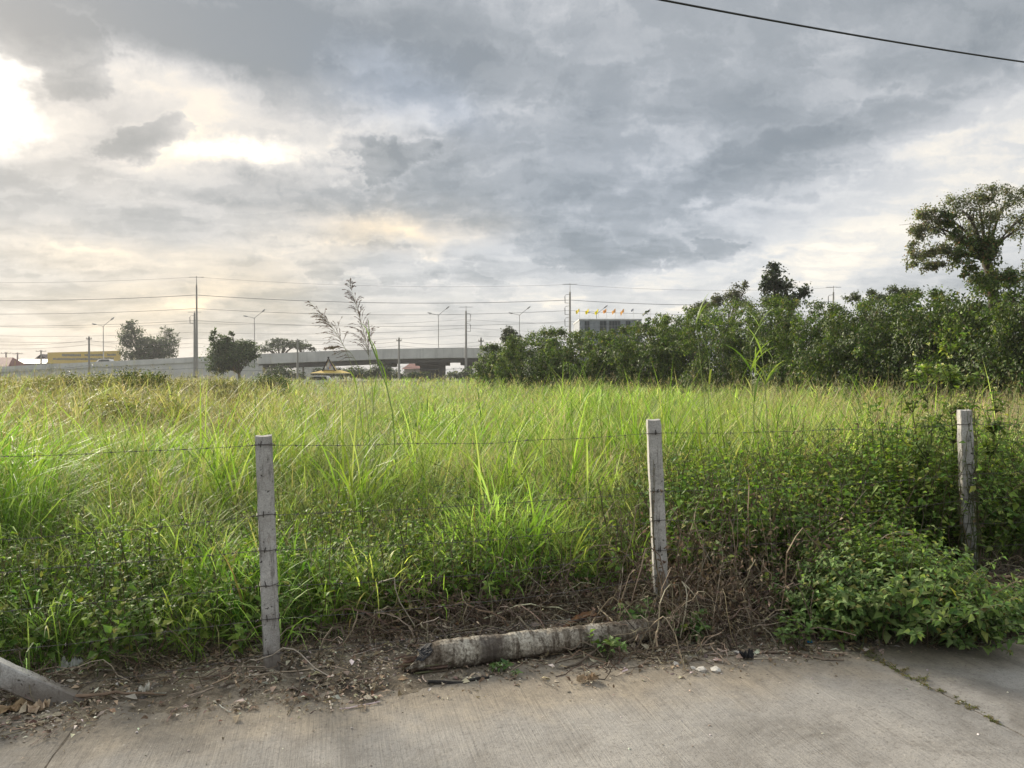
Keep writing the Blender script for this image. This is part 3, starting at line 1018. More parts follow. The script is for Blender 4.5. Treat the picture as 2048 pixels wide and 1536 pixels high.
# grey building with flags behind the thicket
YG = 150.0
a, b_ = at(1159, 639, YG), at(1283, 637, YG)
gb = thing('office_building', 'blue-grey panelled building with dark windows behind the thicket', 'building', (a[0], YG, -0.16))
Geo().add(box(a[0], b_[0], YG, YG + 14, -0.2, a[2] - 0.12, (0.25, 0.275, 0.31))).build('wall', MAT['paint'], gb)
Geo().add(box(a[0] - 0.1, b_[0] + 0.1, YG - 0.1, YG + 14.1, a[2] - 0.12, a[2] + 0.12, (0.62, 0.62, 0.62))).build('coping', MAT['paint'], gb)
for i in range(9):
    z = a[2] - 0.85 - i * 0.75
    Geo().add(box(a[0] - 0.02, b_[0] + 0.02, YG - 0.05, YG + 0.02, z - 0.03, z + 0.03, (0.17, 0.19, 0.215))).build('panel_seam', MAT['paint'], gb)
for x0, x1 in ((1169, 1179), (1199.5, 1213), (1218, 1241), (1251, 1261), (1272, 1280)):
    q0, q1 = at(x0, 640, YG), at(x1, 640, YG)
    w = Geo().add(box(q0[0], q1[0], YG - 0.09, YG + 0.02, a[2] - 7.5, a[2] - 0.25, (0.26, 0.28, 0.30))).build('window', MAT['paint'], gb)
    n = max(1, round((q1[0] - q0[0]) / 0.6))
    for r_ in range(4):
        for s in range(n):
            xa = q0[0] + (q1[0] - q0[0]) * s / n + 0.03
            xb = q0[0] + (q1[0] - q0[0]) * (s + 1) / n - 0.03
            zt = a[2] - 0.30 - r_ * 1.0
            pn = Geo().add(box(xa, xb, YG - 0.12, YG - 0.085, zt - 0.92, zt, (0.022, 0.035, 0.045))).build('pane', MAT['paint'], None, origin=(0, 0, 0))
            pn.location = (-float(a[0]), -YG, 0.16)
            pn.parent = w

fl = [(1159, 'pale yellow flag, first in the row on the roof corner', (0.62, 0.52, 0.10)), (1178, 'yellow flag, second in the row on the grey roof', (0.62, 0.52, 0.03)),
      (1197, 'yellow flag left of the lamp head above the grey roof', (0.60, 0.53, 0.04)), (1213, 'orange flag just right of the lamp head above the grey roof', (0.55, 0.27, 0.08)),
      (1231, 'orange flag in the middle of the grey roof', (0.55, 0.30, 0.10)), (1248, 'orange flag nearest to the dark flag', (0.55, 0.30, 0.10)),
      (1267, 'small dark blue flag right of the orange flags', (0.06, 0.07, 0.12)), (1301, 'small dark flag poking over the vine-covered spire', (0.08, 0.08, 0.12))]
for i, (px, lab, c) in enumerate(fl):
    t0, b0 = at(px, 617, YG + 1), at(px, 640, YG + 1)
    r = thing('flag_pole', lab, 'flag', (t0[0], YG + 1, b0[2]), 'flags on the grey building')
    Geo().add(tubes([(t0[0], YG + 1, b0[2] - 0.6), (t0[0], YG + 1, t0[2])], [0.035, 0.03], (0.5, 0.5, 0.48), 5, cap=True)).build('pole', MAT['metal'], r)
    sc_ = 1.0 if i < 6 else 0.55
    n = 7
    s = np.linspace(0, 1, n)
    top = np.stack([t0[0] - 0.05 - s * 0.72 * sc_, YG + 1 + 0.22 * np.sin(s * 7 + i), t0[2] - 0.05 - s * (0.45 + 0.15 * (i % 3)) * sc_ + 0.05 * np.sin(s * 9)], -1)
    bot = top + np.stack([0.12 * s * sc_, 0.12 * np.sin(s * 8 + i + 1), -0.62 * sc_ + 0 * s + 0.08 * np.sin(s * 6 + i)], -1)
    V = np.concatenate([top, bot])
    F = [(k, k + 1, n + k + 1, n + k) for k in range(n - 1)]
    mesh_np('flag', V, np.array(F), np.tile(np.array(c), (2 * n, 1)), MAT['cloth'], parent=r)

# pavilion with yellow roof
YP = 118.0
pc = at(653, 745, YP)
pv = thing('pavilion', 'open pavilion with a yellow roof and black crossed gable boards', 'pavilion', (pc[0], YP, -0.16))
YEL, BLK = (0.56, 0.40, 0.085), (0.022, 0.022, 0.022)
xl, xr = at(620, 746, YP)[0], at(688, 745, YP)[0]
ze = at(650, 746, YP)[2]
zs = at(650, 740, YP)[2]
xl2, xr2 = at(642, 740, YP)[0], at(672, 740, YP)[0]
V = np.array([(xl, YP, ze), (xr, YP, ze), (xr, YP + 5, ze), (xl, YP + 5, ze), (xl2, YP + 1.3, zs), (xr2, YP + 1.3, zs), (xr2, YP + 3.7, zs), (xl2, YP + 3.7, zs)])
F = [(0, 1, 5), (0, 5, 4), (1, 2, 6), (1, 6, 5), (2, 3, 7), (2, 7, 6), (3, 0, 4), (3, 4, 7)]
Geo().add((V, np.array(F), np.array(YEL))).build('eaves_roof', MAT['paint'], pv)
Geo().add(box(xl, xr, YP - 0.06, YP + 5.06, ze - 0.14, ze - 0.01, (0.50, 0.44, 0.30))).build('fascia', MAT['paint'], pv)
xa, za = at(654, 717, YP)[0], at(654, 718, YP)[2]
xb0, xb1 = at(643.5, 739, YP)[0], at(667, 739, YP)[0]
# steep upper roof: its yellow left slope is turned to the viewer
V = np.array([(xb0, YP + 0.9, zs - 0.1), (xa, YP + 1.1, za), (xa - 0.45, YP + 3.6, za), (xb0 - 0.75, YP + 3.8, zs), (xb1, YP + 0.9, zs - 0.1), (xb1 - 0.3, YP + 3.8, zs)])
Geo().add((V, np.array([(0, 1, 2), (0, 2, 3), (4, 2, 1), (4, 5, 2)]), np.array(YEL))).build('upper_roof', MAT['paint'], pv)
Geo().add(prism([(xb0 + 0.2, zs + 0.02), (xb1 - 0.2, zs + 0.02), (xa, za - 0.25)], YP + 1.0, YP + 1.08, (0.50, 0.50, 0.47))).build('gable_panel', MAT['paint'], pv)
G = Geo()
for (x0, z0, c) in ((0.42, 0.25, (0.25, 0.28, 0.45)), (0.55, 0.35, (0.5, 0.3, 0.12)), (0.6, 0.7, (0.4, 0.2, 0.3))):
    xx = xb0 + (xb1 - xb0) * x0
    G.add(box(xx - 0.1, xx + 0.12, YP + 0.93, YP + 0.99, zs + z0 - 0.15, zs + z0 + 0.18, c))
G.build('gable_ornament', MAT['paint'], pv)
for (x0, z0, x1, z1) in ((xb0 - 0.1, zs - 0.15, xa + 0.12, za + 0.35), (xb1 + 0.1, zs - 0.15, xa - 0.12, za + 0.35)):
    d = unit(np.array([x1 - x0, 0, z1 - z0]))
    nrm = np.array([-d[2], 0, d[0]]) * 0.10
    Q = [(x0 + nrm[0], z0 + nrm[2]), (x0 - nrm[0], z0 - nrm[2]), (x1 - nrm[0] * 0.7, z1 - nrm[2] * 0.7), (x1 + nrm[0] * 0.7, z1 + nrm[2] * 0.7)]
    off = 0.0 if x0 < xa else 0.12
    Geo().add(prism(Q, YP + 0.74 + off, YP + 0.84 + off, BLK)).build('barge_board', MAT['paint'], pv)
for sx, sy in ((0.12, 0.5), (0.88, 0.5), (0.12, 4.5), (0.88, 4.5), (0.37, 0.5), (0.63, 0.5)):
    x = xl + (xr - xl) * sx
    Geo().add(tubes([(x, YP + sy, -0.2), (x, YP + sy, ze - 0.02)], [0.09, 0.09], (0.3, 0.28, 0.24), 6)).build('post', MAT['stone'], pv)
# white car parked by the pavilion
xq, yq = at(633, 752, 112)[0], 112.0
c2 = thing('car', 'white car half hidden in the grass under the yellow roof', 'car', (xq, yq, -0.1))
Geo().add(prism([(xq - p[0] * 0.9, -0.1 + p[1] * 0.82) for p in body][::-1], yq, yq + 1.7, (0.64, 0.64, 0.63))).build('body', MAT['paint'], c2)
Geo().add(prism([(xq - p[0] * 0.9, -0.1 + p[1] * 0.82) for p in win][::-1], yq - 0.03, yq + 0.05, (0.03, 0.035, 0.04))).build('window', MAT['paint'], c2)
for sx in (-1.3, 1.3):
    Geo().add(prism([(xq + sx + 0.33 * cos(q), 0.2 + 0.33 * sin(q)) for q in np.linspace(0, 2 * pi, 15)[:-1]], yq - 0.05, yq + 0.2, (0.02, 0.02, 0.02))).build('wheel', MAT['paint'], c2)

# ------------------------------------------------------------------ trees
GREEN = [(0.042, 0.070, 0.028), (0.058, 0.092, 0.032), (0.085, 0.122, 0.038)]
DARKG = [(0.034, 0.052, 0.028), (0.048, 0.070, 0.036), (0.062, 0.086, 0.040)]
VINE = [(0.042, 0.076, 0.015), (0.078, 0.124, 0.024), (0.140, 0.186, 0.040), (0.160, 0.140, 0.052)]
OLIVE = [(0.125, 0.140, 0.045), (0.175, 0.175, 0.065), (0.230, 0.200, 0.100)]
BARK = (0.085, 0.068, 0.052)


def px_blobs(rng, Y, items, lumps=6, shrink=0.55, depth=0.8):
    """items (px, py, rx, ry) in photograph pixels at distance Y, each broken into lumps"""
    out = []
    for (px, py, rx, ry) in items:
        c = at(px, py, Y)
        s = Y / LENS_PX
        for _ in range(lumps):
            d = unit(rng.normal(0, 1, 3)) * rng.uniform(0.25, 0.75)
            cc = c + d * np.array([rx * s, rx * s * depth, ry * s])
            k = shrink * rng.uniform(0.7, 1.2)
            out.append((*cc, rx * s * k, rx * s * k * depth, ry * s * k))
    return np.array(out)


def tree(name, label, px, pbase, Y, items, n, leaf, cols, probs, trunk_r, seed, lumps=6, droop=0.2, inner=0.25, spread=0.28, group=None, lean=0.0, cat='tree', base_z=None):
    rng = np.random.default_rng(seed)
    b = at(px, pbase, Y)
    bz = -0.16 if base_z is None else base_z
    root = thing(name, label, cat, (b[0], Y, bz), group)
    B = px_blobs(rng, Y, items, lumps)
    Geo().add(crown(rng, B, n, leaf, cols, probs, droop, inner, spread)).build('crown', MAT['tree_leaf'], root)
    s = Y / LENS_PX
    cs = np.array([at(i[0], i[1] + i[3] * 0.2, Y) for i in items])
    zf = min(cs[:, 2].min() * 0.75, cs[:, 2].mean() * 0.55)
    fork = np.array([b[0] + lean, Y, max(0.4, zf)])
    P = np.stack([np.array([b[0], Y, bz - 0.05]), np.array([b[0] + lean * 0.3 + trunk_r * 0.4, Y, fork[2] * 0.5]), fork])
    G = Geo().add(tubes(P, [trunk_r * 1.25, trunk_r, trunk_r * 0.85], BARK, 8))
    tg = np.concatenate([cs, B[rng.choice(len(B), min(len(B), 10), replace=False), :3]])
    G.add(limbs(rng, fork - np.array([0, 0, 0.1]), tg, trunk_r * 0.6, BARK))
    G.build('trunk', MAT['bark'], root, smooth=True)
    return root


PR = (0.35, 0.4, 0.25)
tree('broad_tree', 'dark bushy tree right of the yellow billboard behind the ramp', 285, 760, 222, [(265, 668, 30, 26), (252, 685, 20, 22), (292, 690, 40, 26), (320, 702, 32, 18), (262, 650, 18, 10), (300, 712, 50, 14), (262, 706, 26, 16), (325, 690, 28, 20)], 12000, 0.46, DARKG, PR, 0.4, 11)
tree('feathery_tree', 'thin feathery tree rising right behind the dark bushy tree', 338, 760, 226, [(338, 668, 16, 18), (350, 690, 12, 20), (328, 660, 10, 9)], 1500, 0.36, DARKG, PR, 0.22, 12, spread=0.35)
tree('leafy_tree', 'green leafy tree with two upright vine tips before the ramp', 478, 762, 140, [(432, 705, 34, 26), (470, 706, 44, 28), (495, 698, 24, 22), (450, 690, 30, 16), (425, 678, 8, 20), (430, 662, 4, 14), (452, 676, 12, 9), (462, 668, 6, 5), (440, 735, 24, 22), (470, 725, 34, 18), (500, 716, 22, 16)], 14000, 0.34, GREEN, PR, 0.3, 13)
tree('rain_tree', 'flat-topped rain tree behind the bridge, larger and on the left', 560, 760, 246, [(545, 690, 34, 12), (580, 688, 30, 8), (525, 695, 18, 10), (552, 681, 20, 6)], 3600, 0.45, DARKG, PR, 0.45, 14)
tree('rain_tree', 'low flat-topped rain tree behind the bridge, smaller and on the right', 606, 760, 250, [(604, 693, 20, 6), (618, 697, 16, 5), (596, 688, 10, 4)], 1500, 0.45, DARKG, PR, 0.3, 15)
tree('small_tree', 'small grey-green tree rising over the left end of the thicket', 1019, 752, 100, [(1018, 662, 12, 12), (1012, 676, 14, 12), (1030, 674, 14, 10)], 1900, 0.24, [(0.07, 0.085, 0.05), (0.085, 0.095, 0.06), (0.05, 0.065, 0.035)], PR, 0.16, 16, spread=0.35)
# dark shrubs under and beyond the overpass
for i, (px, py, rx, ry, Y, lab) in enumerate([(572, 748, 34, 14, 175, 'dark shrub below the bridge beside the ramp end'), (710, 745, 30, 12, 178, 'dark shrub below the bridge right of the pavilion'),
                                              (762, 742, 26, 14, 176, 'dark shrub below the bridge left of the piers'), (925, 748, 30, 12, 172, 'dark shrub below the bridge right of the piers'),
                                              (818, 748, 26, 8, 174, 'low dark shrub before the far red roof under the bridge'), (660, 742, 30, 10, 184, 'dark shrub directly behind the yellow pavilion roof')]):
    tree('shrub', lab, px, 760, Y, [(px, py, rx * 1.3, ry * 1.15), (px + rx * 0.6, py + 4, rx * 0.8, ry * 0.9), (px - rx * 0.7, py + 4, rx * 0.7, ry * 0.8)], 2600, 0.36, DARKG, PR, 0.12, 40 + i, cat='shrub', group='dark shrubs under the overpass')

rng = np.random.default_rng(61)
FB = []
for k in range(150):
    q = at(rng.uniform(-200, 1500), 748, 330)
    FB.append((q[0], 330 + rng.uniform(-6, 6), rng.uniform(0.5, 3.2), 5, 3, rng.uniform(1.2, 2.4)))
tl = Geo().add(crown(rng, FB, 9000, 0.9, DARKG, PR, 0.2, 0.2, 0.4)).build('treeline', MAT['tree_leaf'], origin=(0, 330, 0))
tag(tl, 'low dark line of far trees seen under the overpass', kind='stuff')

# thicket of vine-covered bushes on the right, running towards the viewer
TH = [  # px, top, half width, Y, label
    (1000, 690, 42, 66, 'vine-covered bush at the left end of the thicket, beside the bridge'),
    (1065, 664, 55, 63, 'rounded vine-covered bush under the small grey-green tree'),
    (1135, 662, 58, 60, 'vine-covered bush in front of the tall pole with bracket insulators'),
    (1212, 664, 62, 57, 'vine-covered bush below the windows of the grey building'),
    (1292, 652, 56, 54, 'vine-covered bush with a pointed spire beside the grey building'),
    (1362, 622, 62, 51, 'vine-covered bush right of the pointed spire'),
    (1440, 606, 70, 48, 'broad vine-covered bush below the sparse pale tree'),
    (1530, 604, 74, 45, 'vine-covered bush below the dark big-leaved tree'),
    (1612, 606, 66, 42, 'vine-covered bush left of the pole peeking over the thicket'),
    (1700, 612, 72, 39, 'vine-covered bush right of the pole peeking over the thicket'),
    (1785, 596, 74, 37, 'vine-covered bush left of the tall tree hung with vines'),
    (1870, 586, 72, 35, 'vine-covered bush below the drooping left branch of the tall tree'),
    (1960, 568, 84, 33, 'large vine-covered bush wrapped round the tall tree trunk'),
    (2060, 550, 90, 31, 'large vine-covered bush at the right edge of the picture'),
    (2180, 560, 90, 29, 'vine-covered bush right of the tall tree hung with vines'),
]
GTH = 'vine-covered bushes of the thicket'
TPX = [q[0] for q in TH]
TPY = [q[1] for q in TH]


def skyline(x, y):
    px = 1024 + LENS_PX * x / y
    return float(at(px, np.interp(px, TPX, TPY), y)[2])


for i, (px, top, hw, Y, lab) in enumerate(TH):
    rng = np.random.default_rng(100 + i)
    s = Y / LENS_PX
    base = at(px, 760, Y)
    ztop = at(px, top, Y)[2]
    X, R = base[0], hw * s
    root = thing('vine_bush', lab, 'bush', (X, Y, -0.16), GTH)
    B = []
    # a heap of lumps: small ones above, sagging curtains on the front
    for k in range(64):
        f = rng.random() ** 0.7
        qx, qy = rng.uniform(-1.3, 1.3) * R, rng.uniform(-0.9, 1.2) * max(R, 1.3)
        r0 = rng.uniform(0.35, 0.85)
        hx, hz = r0 * rng.uniform(0.8, 1.4), r0 * rng.uniform(0.7, 1.8)
        top_ = skyline(X + qx, Y + qy) + rng.normal(0, 0.10) - hz * 1.02
        zz = 0.15 + f * max(top_ - 0.15, 0.4) * (1.0 if qy > -0.3 else rng.uniform(0.55, 0.95))
        B.append((X + qx, Y + 0.5 + qy, zz, hx, r0, hz))
    if i == 4:
        for q in range(7):
            B.append((at(1292, 0, Y)[0] + q * 0.03, Y, ztop - 0.5 + q * 0.28, 0.45 - q * 0.05, 0.45 - q * 0.05, 0.4))
    n = int(13000 if i < 6 else 17500)
    size = 0.152 if i < 6 else 0.122
    pr = (0.38, 0.38, 0.20, 0.04)
    G = Geo().add(crown(rng, B, n, size * rng.uniform(0.85, 1.15), VINE, pr, 0.85, 0.05, 0.22, 0.24, True))
    # curtains of vine hanging down the near face
    DB = []
    for k in range(12):
        zc = rng.uniform(0.35, 0.75) * ztop
        hh_ = rng.uniform(0.7, 1.5)
        DB.append((X + rng.uniform(-1.1, 1.1) * R, Y - R * rng.uniform(0.55, 1.0) + 0.4, zc, rng.uniform(0.18, 0.42), 0.25, hh_))
    G.add(crown(rng, DB, n // 3, size * 0.85, VINE, (0.2, 0.4, 0.36, 0.04), 1.3, 0.1, 0.35, 0.22))
    # loose sprays above the top
    SB = [(X + q_, Y + 0.5, skyline(X + q_, Y + 0.5) + rng.uniform(-0.35, 0.12), 0.25, 0.25, 0.22) for q_ in rng.uniform(-R, R, 9)]
    G.add(crown(rng, SB, 1100, size * 0.85, VINE, (0.3, 0.3, 0.3, 0.1), 0.2, 0.5, 0.6))
    G.build('foliage', MAT['tree_leaf'], root)
    nst = 16
    bx = X + rng.uniform(-R, R, nst)
    by = Y + rng.uniform(-0.6, 1.6, nst)
    P = np.stack([np.stack([bx, by, np.full(nst, -0.2)], -1), np.stack([bx + rng.normal(0, .3, nst), by + rng.normal(0, .2, nst), np.full(nst, ztop * 0.45)], -1),
                  np.stack([bx + rng.normal(0, .7, nst), by + rng.normal(0, .4, nst), np.full(nst, ztop * 0.85)], -1)], 1)
    Geo().add(tubes(P, [0.03, 0.022, 0.01], (0.07, 0.055, 0.04), 5)).build('stem', MAT['bark'], root)['kind'] = 'stuff'

tree('sparse_tree', 'sparse pale grey-green tree standing over the thicket', 1455, 750, 60, [(1465, 585, 24, 18), (1435, 598, 22, 14), (1490, 575, 16, 12), (1410, 612, 24, 12), (1480, 602, 24, 14)], 3600, 0.15, [(0.085, 0.095, 0.055), (0.11, 0.11, 0.07), (0.06, 0.07, 0.04)], PR, 0.12, 21, spread=0.36)
tree('big_leaved_tree', 'dark round tree with big leaves standing over the thicket', 1560, 750, 56, [(1550, 556, 26, 26), (1530, 572, 20, 24), (1575, 574, 26, 22), (1548, 536, 14, 14), (1602, 582, 22, 16), (1560, 598, 44, 18)], 3400, 0.21, [(0.035, 0.05, 0.032), (0.05, 0.066, 0.04), (0.07, 0.085, 0.05)], PR, 0.16, 22, spread=0.36)
tree('scrubby_tree', 'low scrubby crown showing between pole and tall tree', 1745, 750, 50, [(1705, 594, 20, 12), (1745, 586, 14, 10), (1800, 578, 26, 14), (1825, 586, 22, 14), (1772, 596, 26, 12)], 3200, 0.13, [(0.08, 0.10, 0.05), (0.10, 0.12, 0.06), (0.05, 0.07, 0.03)], PR, 0.12, 23, spread=0.36)

# the tall tree hung with vines
YT = 33.0
rng = np.random.default_rng(77)
bt = at(1992, 760, YT)
big = thing('tall_tree', 'tall airy tree with drooping branches hung with vines', 'tree', (bt[0], YT, -0.16))
items = [(1968, 392, 56, 26), (1930, 420, 44, 34), (2012, 400, 46, 30), (1975, 440, 56, 34), (2040, 445, 44, 36), (2075, 420, 50, 40), (1905, 402, 26, 20),
         (2050, 385, 30, 18), (1945, 462, 40, 24)]
B1 = px_blobs(rng, YT, items, 13, 0.27)
drp = [(1852, 432, 32, 20), (1838, 462, 26, 26), (1868, 450, 28, 22), (1828, 500, 18, 26), (1855, 508, 30, 16), (1885, 496, 26, 20), (1832, 526, 18, 8), (1870, 532, 34, 10), (1905, 478, 26, 20)]
B2 = px_blobs(rng, YT, drp, 9, 0.30)
TL = [(0.140, 0.160, 0.085), (0.100, 0.125, 0.060), (0.20, 0.19, 0.12), (0.25, 0.18, 0.12)]
G = Geo().add(crown(rng, B1, 9000, 0.085, TL, (0.4, 0.35, 0.17, 0.08), 0.35, 0.5, 0.62))
G.add(crown(rng, B2, 8000, 0.085, TL, (0.38, 0.25, 0.25, 0.12), 0.6, 0.5, 0.62))
# loose outer sprays
SP = [(*at(q[0] + rng.uniform(-1.1, 1.1) * q[2], q[1] + rng.uniform(-0.75, 0.9) * q[3], YT + rng.normal(0, 0.6)), 0.22, 0.22, 0.14) for q in items + drp for _ in range(4)]
G.add(crown(rng, SP, 2600, 0.085, TL, (0.35, 0.25, 0.28, 0.12), 0.45, 0.5, 0.9))
G.build('crown', MAT['tree_leaf'], big)
# vine cloak round trunk and main limb
cl = [(1985, 545, 22, 34), (1975, 510, 24, 26), (1950, 490, 30, 20), (1925, 505, 26, 26), (1985, 480, 20, 20), (1900, 440, 14, 26), (1885, 425, 14, 16), (1910, 465, 12, 14), (1960, 560, 26, 20), (2010, 555, 30, 24), (1935, 535, 16, 20)]
B3 = px_blobs(rng, YT - 0.3, cl, 6, 0.5)
VC = [(0.062, 0.10, 0.03), (0.10, 0.145, 0.038), (0.165, 0.17, 0.05), (0.25, 0.14, 0.06)]
Geo().add(crown(rng, B3, 7500, 0.115, VC, (0.4, 0.35, 0.18, 0.07), 0.5, 0.2, 0.4)).build('vine_cloak', MAT['tree_leaf'], big)
# hanging strands
hp, ha, hc, hl = [], [], [], []
strand = Geo()
for _ in range(26):
    i = rng.integers(0, len(drp) + 4)
    if i < len(drp):
        q = drp[i]
        p0 = at(q[0] + rng.uniform(-q[2], q[2]), q[1] + q[3] * 0.4, YT + rng.uniform(-0.5, 0.5))
    else:
        p0 = at(rng.choice([1935, 1960, 2035, 2045, 1915]) + rng.uniform(-8, 8), rng.choice([520, 540, 470]), YT + rng.uniform(-0.5, 0.3))
    ln = rng.uniform(0.3, 0.95)
    m = 6
    t = np.linspace(0, 1, m)
    P = p0 + np.stack([np.cumsum(rng.normal(0, 0.02, m)), np.cumsum(rng.normal(0, 0.02, m)), -t * ln], -1)
    strand.add(tubes(P, 0.007, (0.07, 0.06, 0.035), 3))
    k = int(ln * 44)
    f = rng.uniform(0, 1, k)
    hp.append(np.stack([np.interp(f, t, P[:, j]) for j in range(3)], -1) + rng.normal(0, 0.06, (k, 3)) * (1.2 - f[:, None]))
hp = np.concatenate(hp)
n = len(hp)
strand.add(flat_leaves(rng, hp, rng.normal(0, 0.5, (n, 3)) + np.array([0, 0, -0.9]), rng.normal(0, 1, (n, 3)), rng.uniform(0.07, 0.12, n), 0.06, pick(rng, TL, (0.4, 0.3, 0.2, 0.1), n)))
strand.build('hanging_vine', MAT['tree_leaf'], big)
tops = np.array([at(1900, 430, YT), at(1850, 445, YT), at(1960, 400, YT), at(2010, 395, YT + 0.5), at(2075, 410, YT), at(1930, 410, YT - 0.5), at(2040, 450, YT), at(1845, 500, YT), at(1925, 500, YT), at(1985, 430, YT + 0.6)])
f0 = at(1972, 520, YT)
G = Geo().add(tubes(np.stack([np.array([bt[0], YT, -0.2]), at(1990, 640, YT), at(1984, 560, YT), f0]), [0.26, 0.22, 0.2, 0.18], BARK, 9))
G.add(limbs(rng, f0 - np.array([0, 0, 0.05]), tops - np.array([0, 0, 0.2]), 0.095, BARK, 8, 0.03))
for t_ in tops[:8]:
    G.add(limbs(rng, f0 * 0.35 + t_ * 0.65, t_ + rng.normal(0, 0.33, (5, 3)) * np.array([1, 1, 0.35]) - np.array([0, 0, 0.15]), 0.022, BARK, 6, 0.03))
G.build('trunk', MAT['bark'], big, smooth=True)

# weedy bushes in the left part of the field
WB = [(80, 752, 60, 26, 34, 'olive weedy bush at the left edge of the field'), (170, 748, 70, 26, 30, 'tall weedy bush with brown tops below the billboard'),
      (255, 742, 52, 24, 31, 'green weedy bush below the dark bushy tree'), (330, 752, 44, 20, 33, 'brownish weedy bush left of the tallest pole'),
      (440, 752, 36, 16, 40, 'weedy bush at the foot of the leafy tree'), (530, 752, 34, 15, 44, 'dark green bush below the ramp end'), (235, 800, 50, 24, 16.5, 'brown-topped weed mound in the left of the field')]
for i, (px, top, rx, ry, Y, lab) in enumerate(WB):
    rng = np.random.default_rng(300 + i)
    rx = rx * 1.35
    s = Y / LENS_PX
    zt = at(px, top, Y)[2]
    X = at(px, 760, Y)[0]
    root = thing('weedy_bush', lab, 'bush', (X, Y, -0.16), 'weedy bushes in the field')
    B = [(X + rng.normal(0, 0.55) * rx * s, Y + rng.normal(0, 0.5), rng.uniform(0.2, 1.0) ** 0.7 * (zt - 0.3), 0.28, 0.28, 0.3) for _ in range(26)]
    cols = OLIVE if i not in (2, 5) else [(0.05, 0.08, 0.022), (0.075, 0.10, 0.03), (0.10, 0.11, 0.04)]
    Geo().add(crown(rng, B, 7000, 0.085, cols, (0.45, 0.35, 0.2), 0.1, 0.5, 0.6)).build('foliage', MAT['tree_leaf'], root)
    nst = 60
    P0 = np.stack([X + rng.normal(0, 0.6, nst) * rx * s, Y + rng.normal(0, 0.5, nst), np.full(nst, -0.2)], -1)
    Geo().add(blades(rng, P0, rng.uniform(0.8, 1.15, nst) * zt, np.full(nst, 0.02), rng.uniform(0, 2 * pi, nst), rng.uniform(0, .15, nst), rng.uniform(0, .4, nst), vary(rng, (0.14, 0.12, 0.05), nst), 3)).build('stem', MAT['grass'], root)['kind'] = 'stuff'

# ------------------------------------------------------------------ barbed wire fence
def post_material():
    m, t, b = mat_new('post_concrete')
    tc = t.node('ShaderNodeTexCoord')
    o = tc.outputs['Object']
    big = t.noise(o, 5, 6, 0.65, 0.4)
    grain = t.noise(o, 120, 4, 0.7)
    pores = t.noise(o, 38, 3, 0.5)
    drip = t.noise(t.vmath('MULTIPLY', o, (40, 40, 5)), 1.0, 5, 0.65)
    c = t.ramp(big, [(0.3, (0.30, 0.285, 0.265)), (0.5, (0.43, 0.42, 0.395)), (0.7, (0.57, 0.56, 0.53))])
    c = t.mix(1.0, c, t.ramp(grain, [(0.3, (0.66, 0.66, 0.66)), (0.6, (1.1, 1.1, 1.1))]), 'MULTIPLY')
    c = t.mix(t.math('MULTIPLY', t.mapr(drip, 0.54, 0.66), 0.65), c, (0.085, 0.078, 0.068))
    c = t.mix(t.mapr(pores, 0.66, 0.72), c, (0.06, 0.055, 0.05))
    rust = t.noise(t.vmath('MULTIPLY', o, (18, 18, 7)), 1.0, 5, 0.7, 0.5)
    c = t.mix(t.math('MULTIPLY', t.mapr(rust, 0.58, 0.70), 0.45), c, (0.16, 0.115, 0.08))
    sep = t.node('ShaderNodeSeparateXYZ')
    t.link(o, sep.inputs[0])
    soil = t.mapr(t.math('ADD', sep.outputs[2], t.math('MULTIPLY', big, 0.12)), 0.10, 0.26, 0.75, 0.0, smooth=True)
    c = t.mix(soil, c, (0.13, 0.105, 0.08))
    t.link(c, b.inputs['Base Color'])
    b.inputs['Roughness'].default_value = 0.92
    b.inputs['Specular IOR Level'].default_value = 0.2
    bp = t.node('ShaderNodeBump')
    bp.inputs['Strength'].default_value = 0.7
    bp.inputs['Distance'].default_value = 0.004
    t.link(t.math('SUBTRACT', t.math('ADD', grain, t.math('MULTIPLY', big, 1.2)), t.math('MULTIPLY', t.mapr(pores, 0.62, 0.72), 1.5)), bp.inputs['Height'])
    t.link(bp.outputs[0], b.inputs['Normal'])
    return m


MP = post_material()


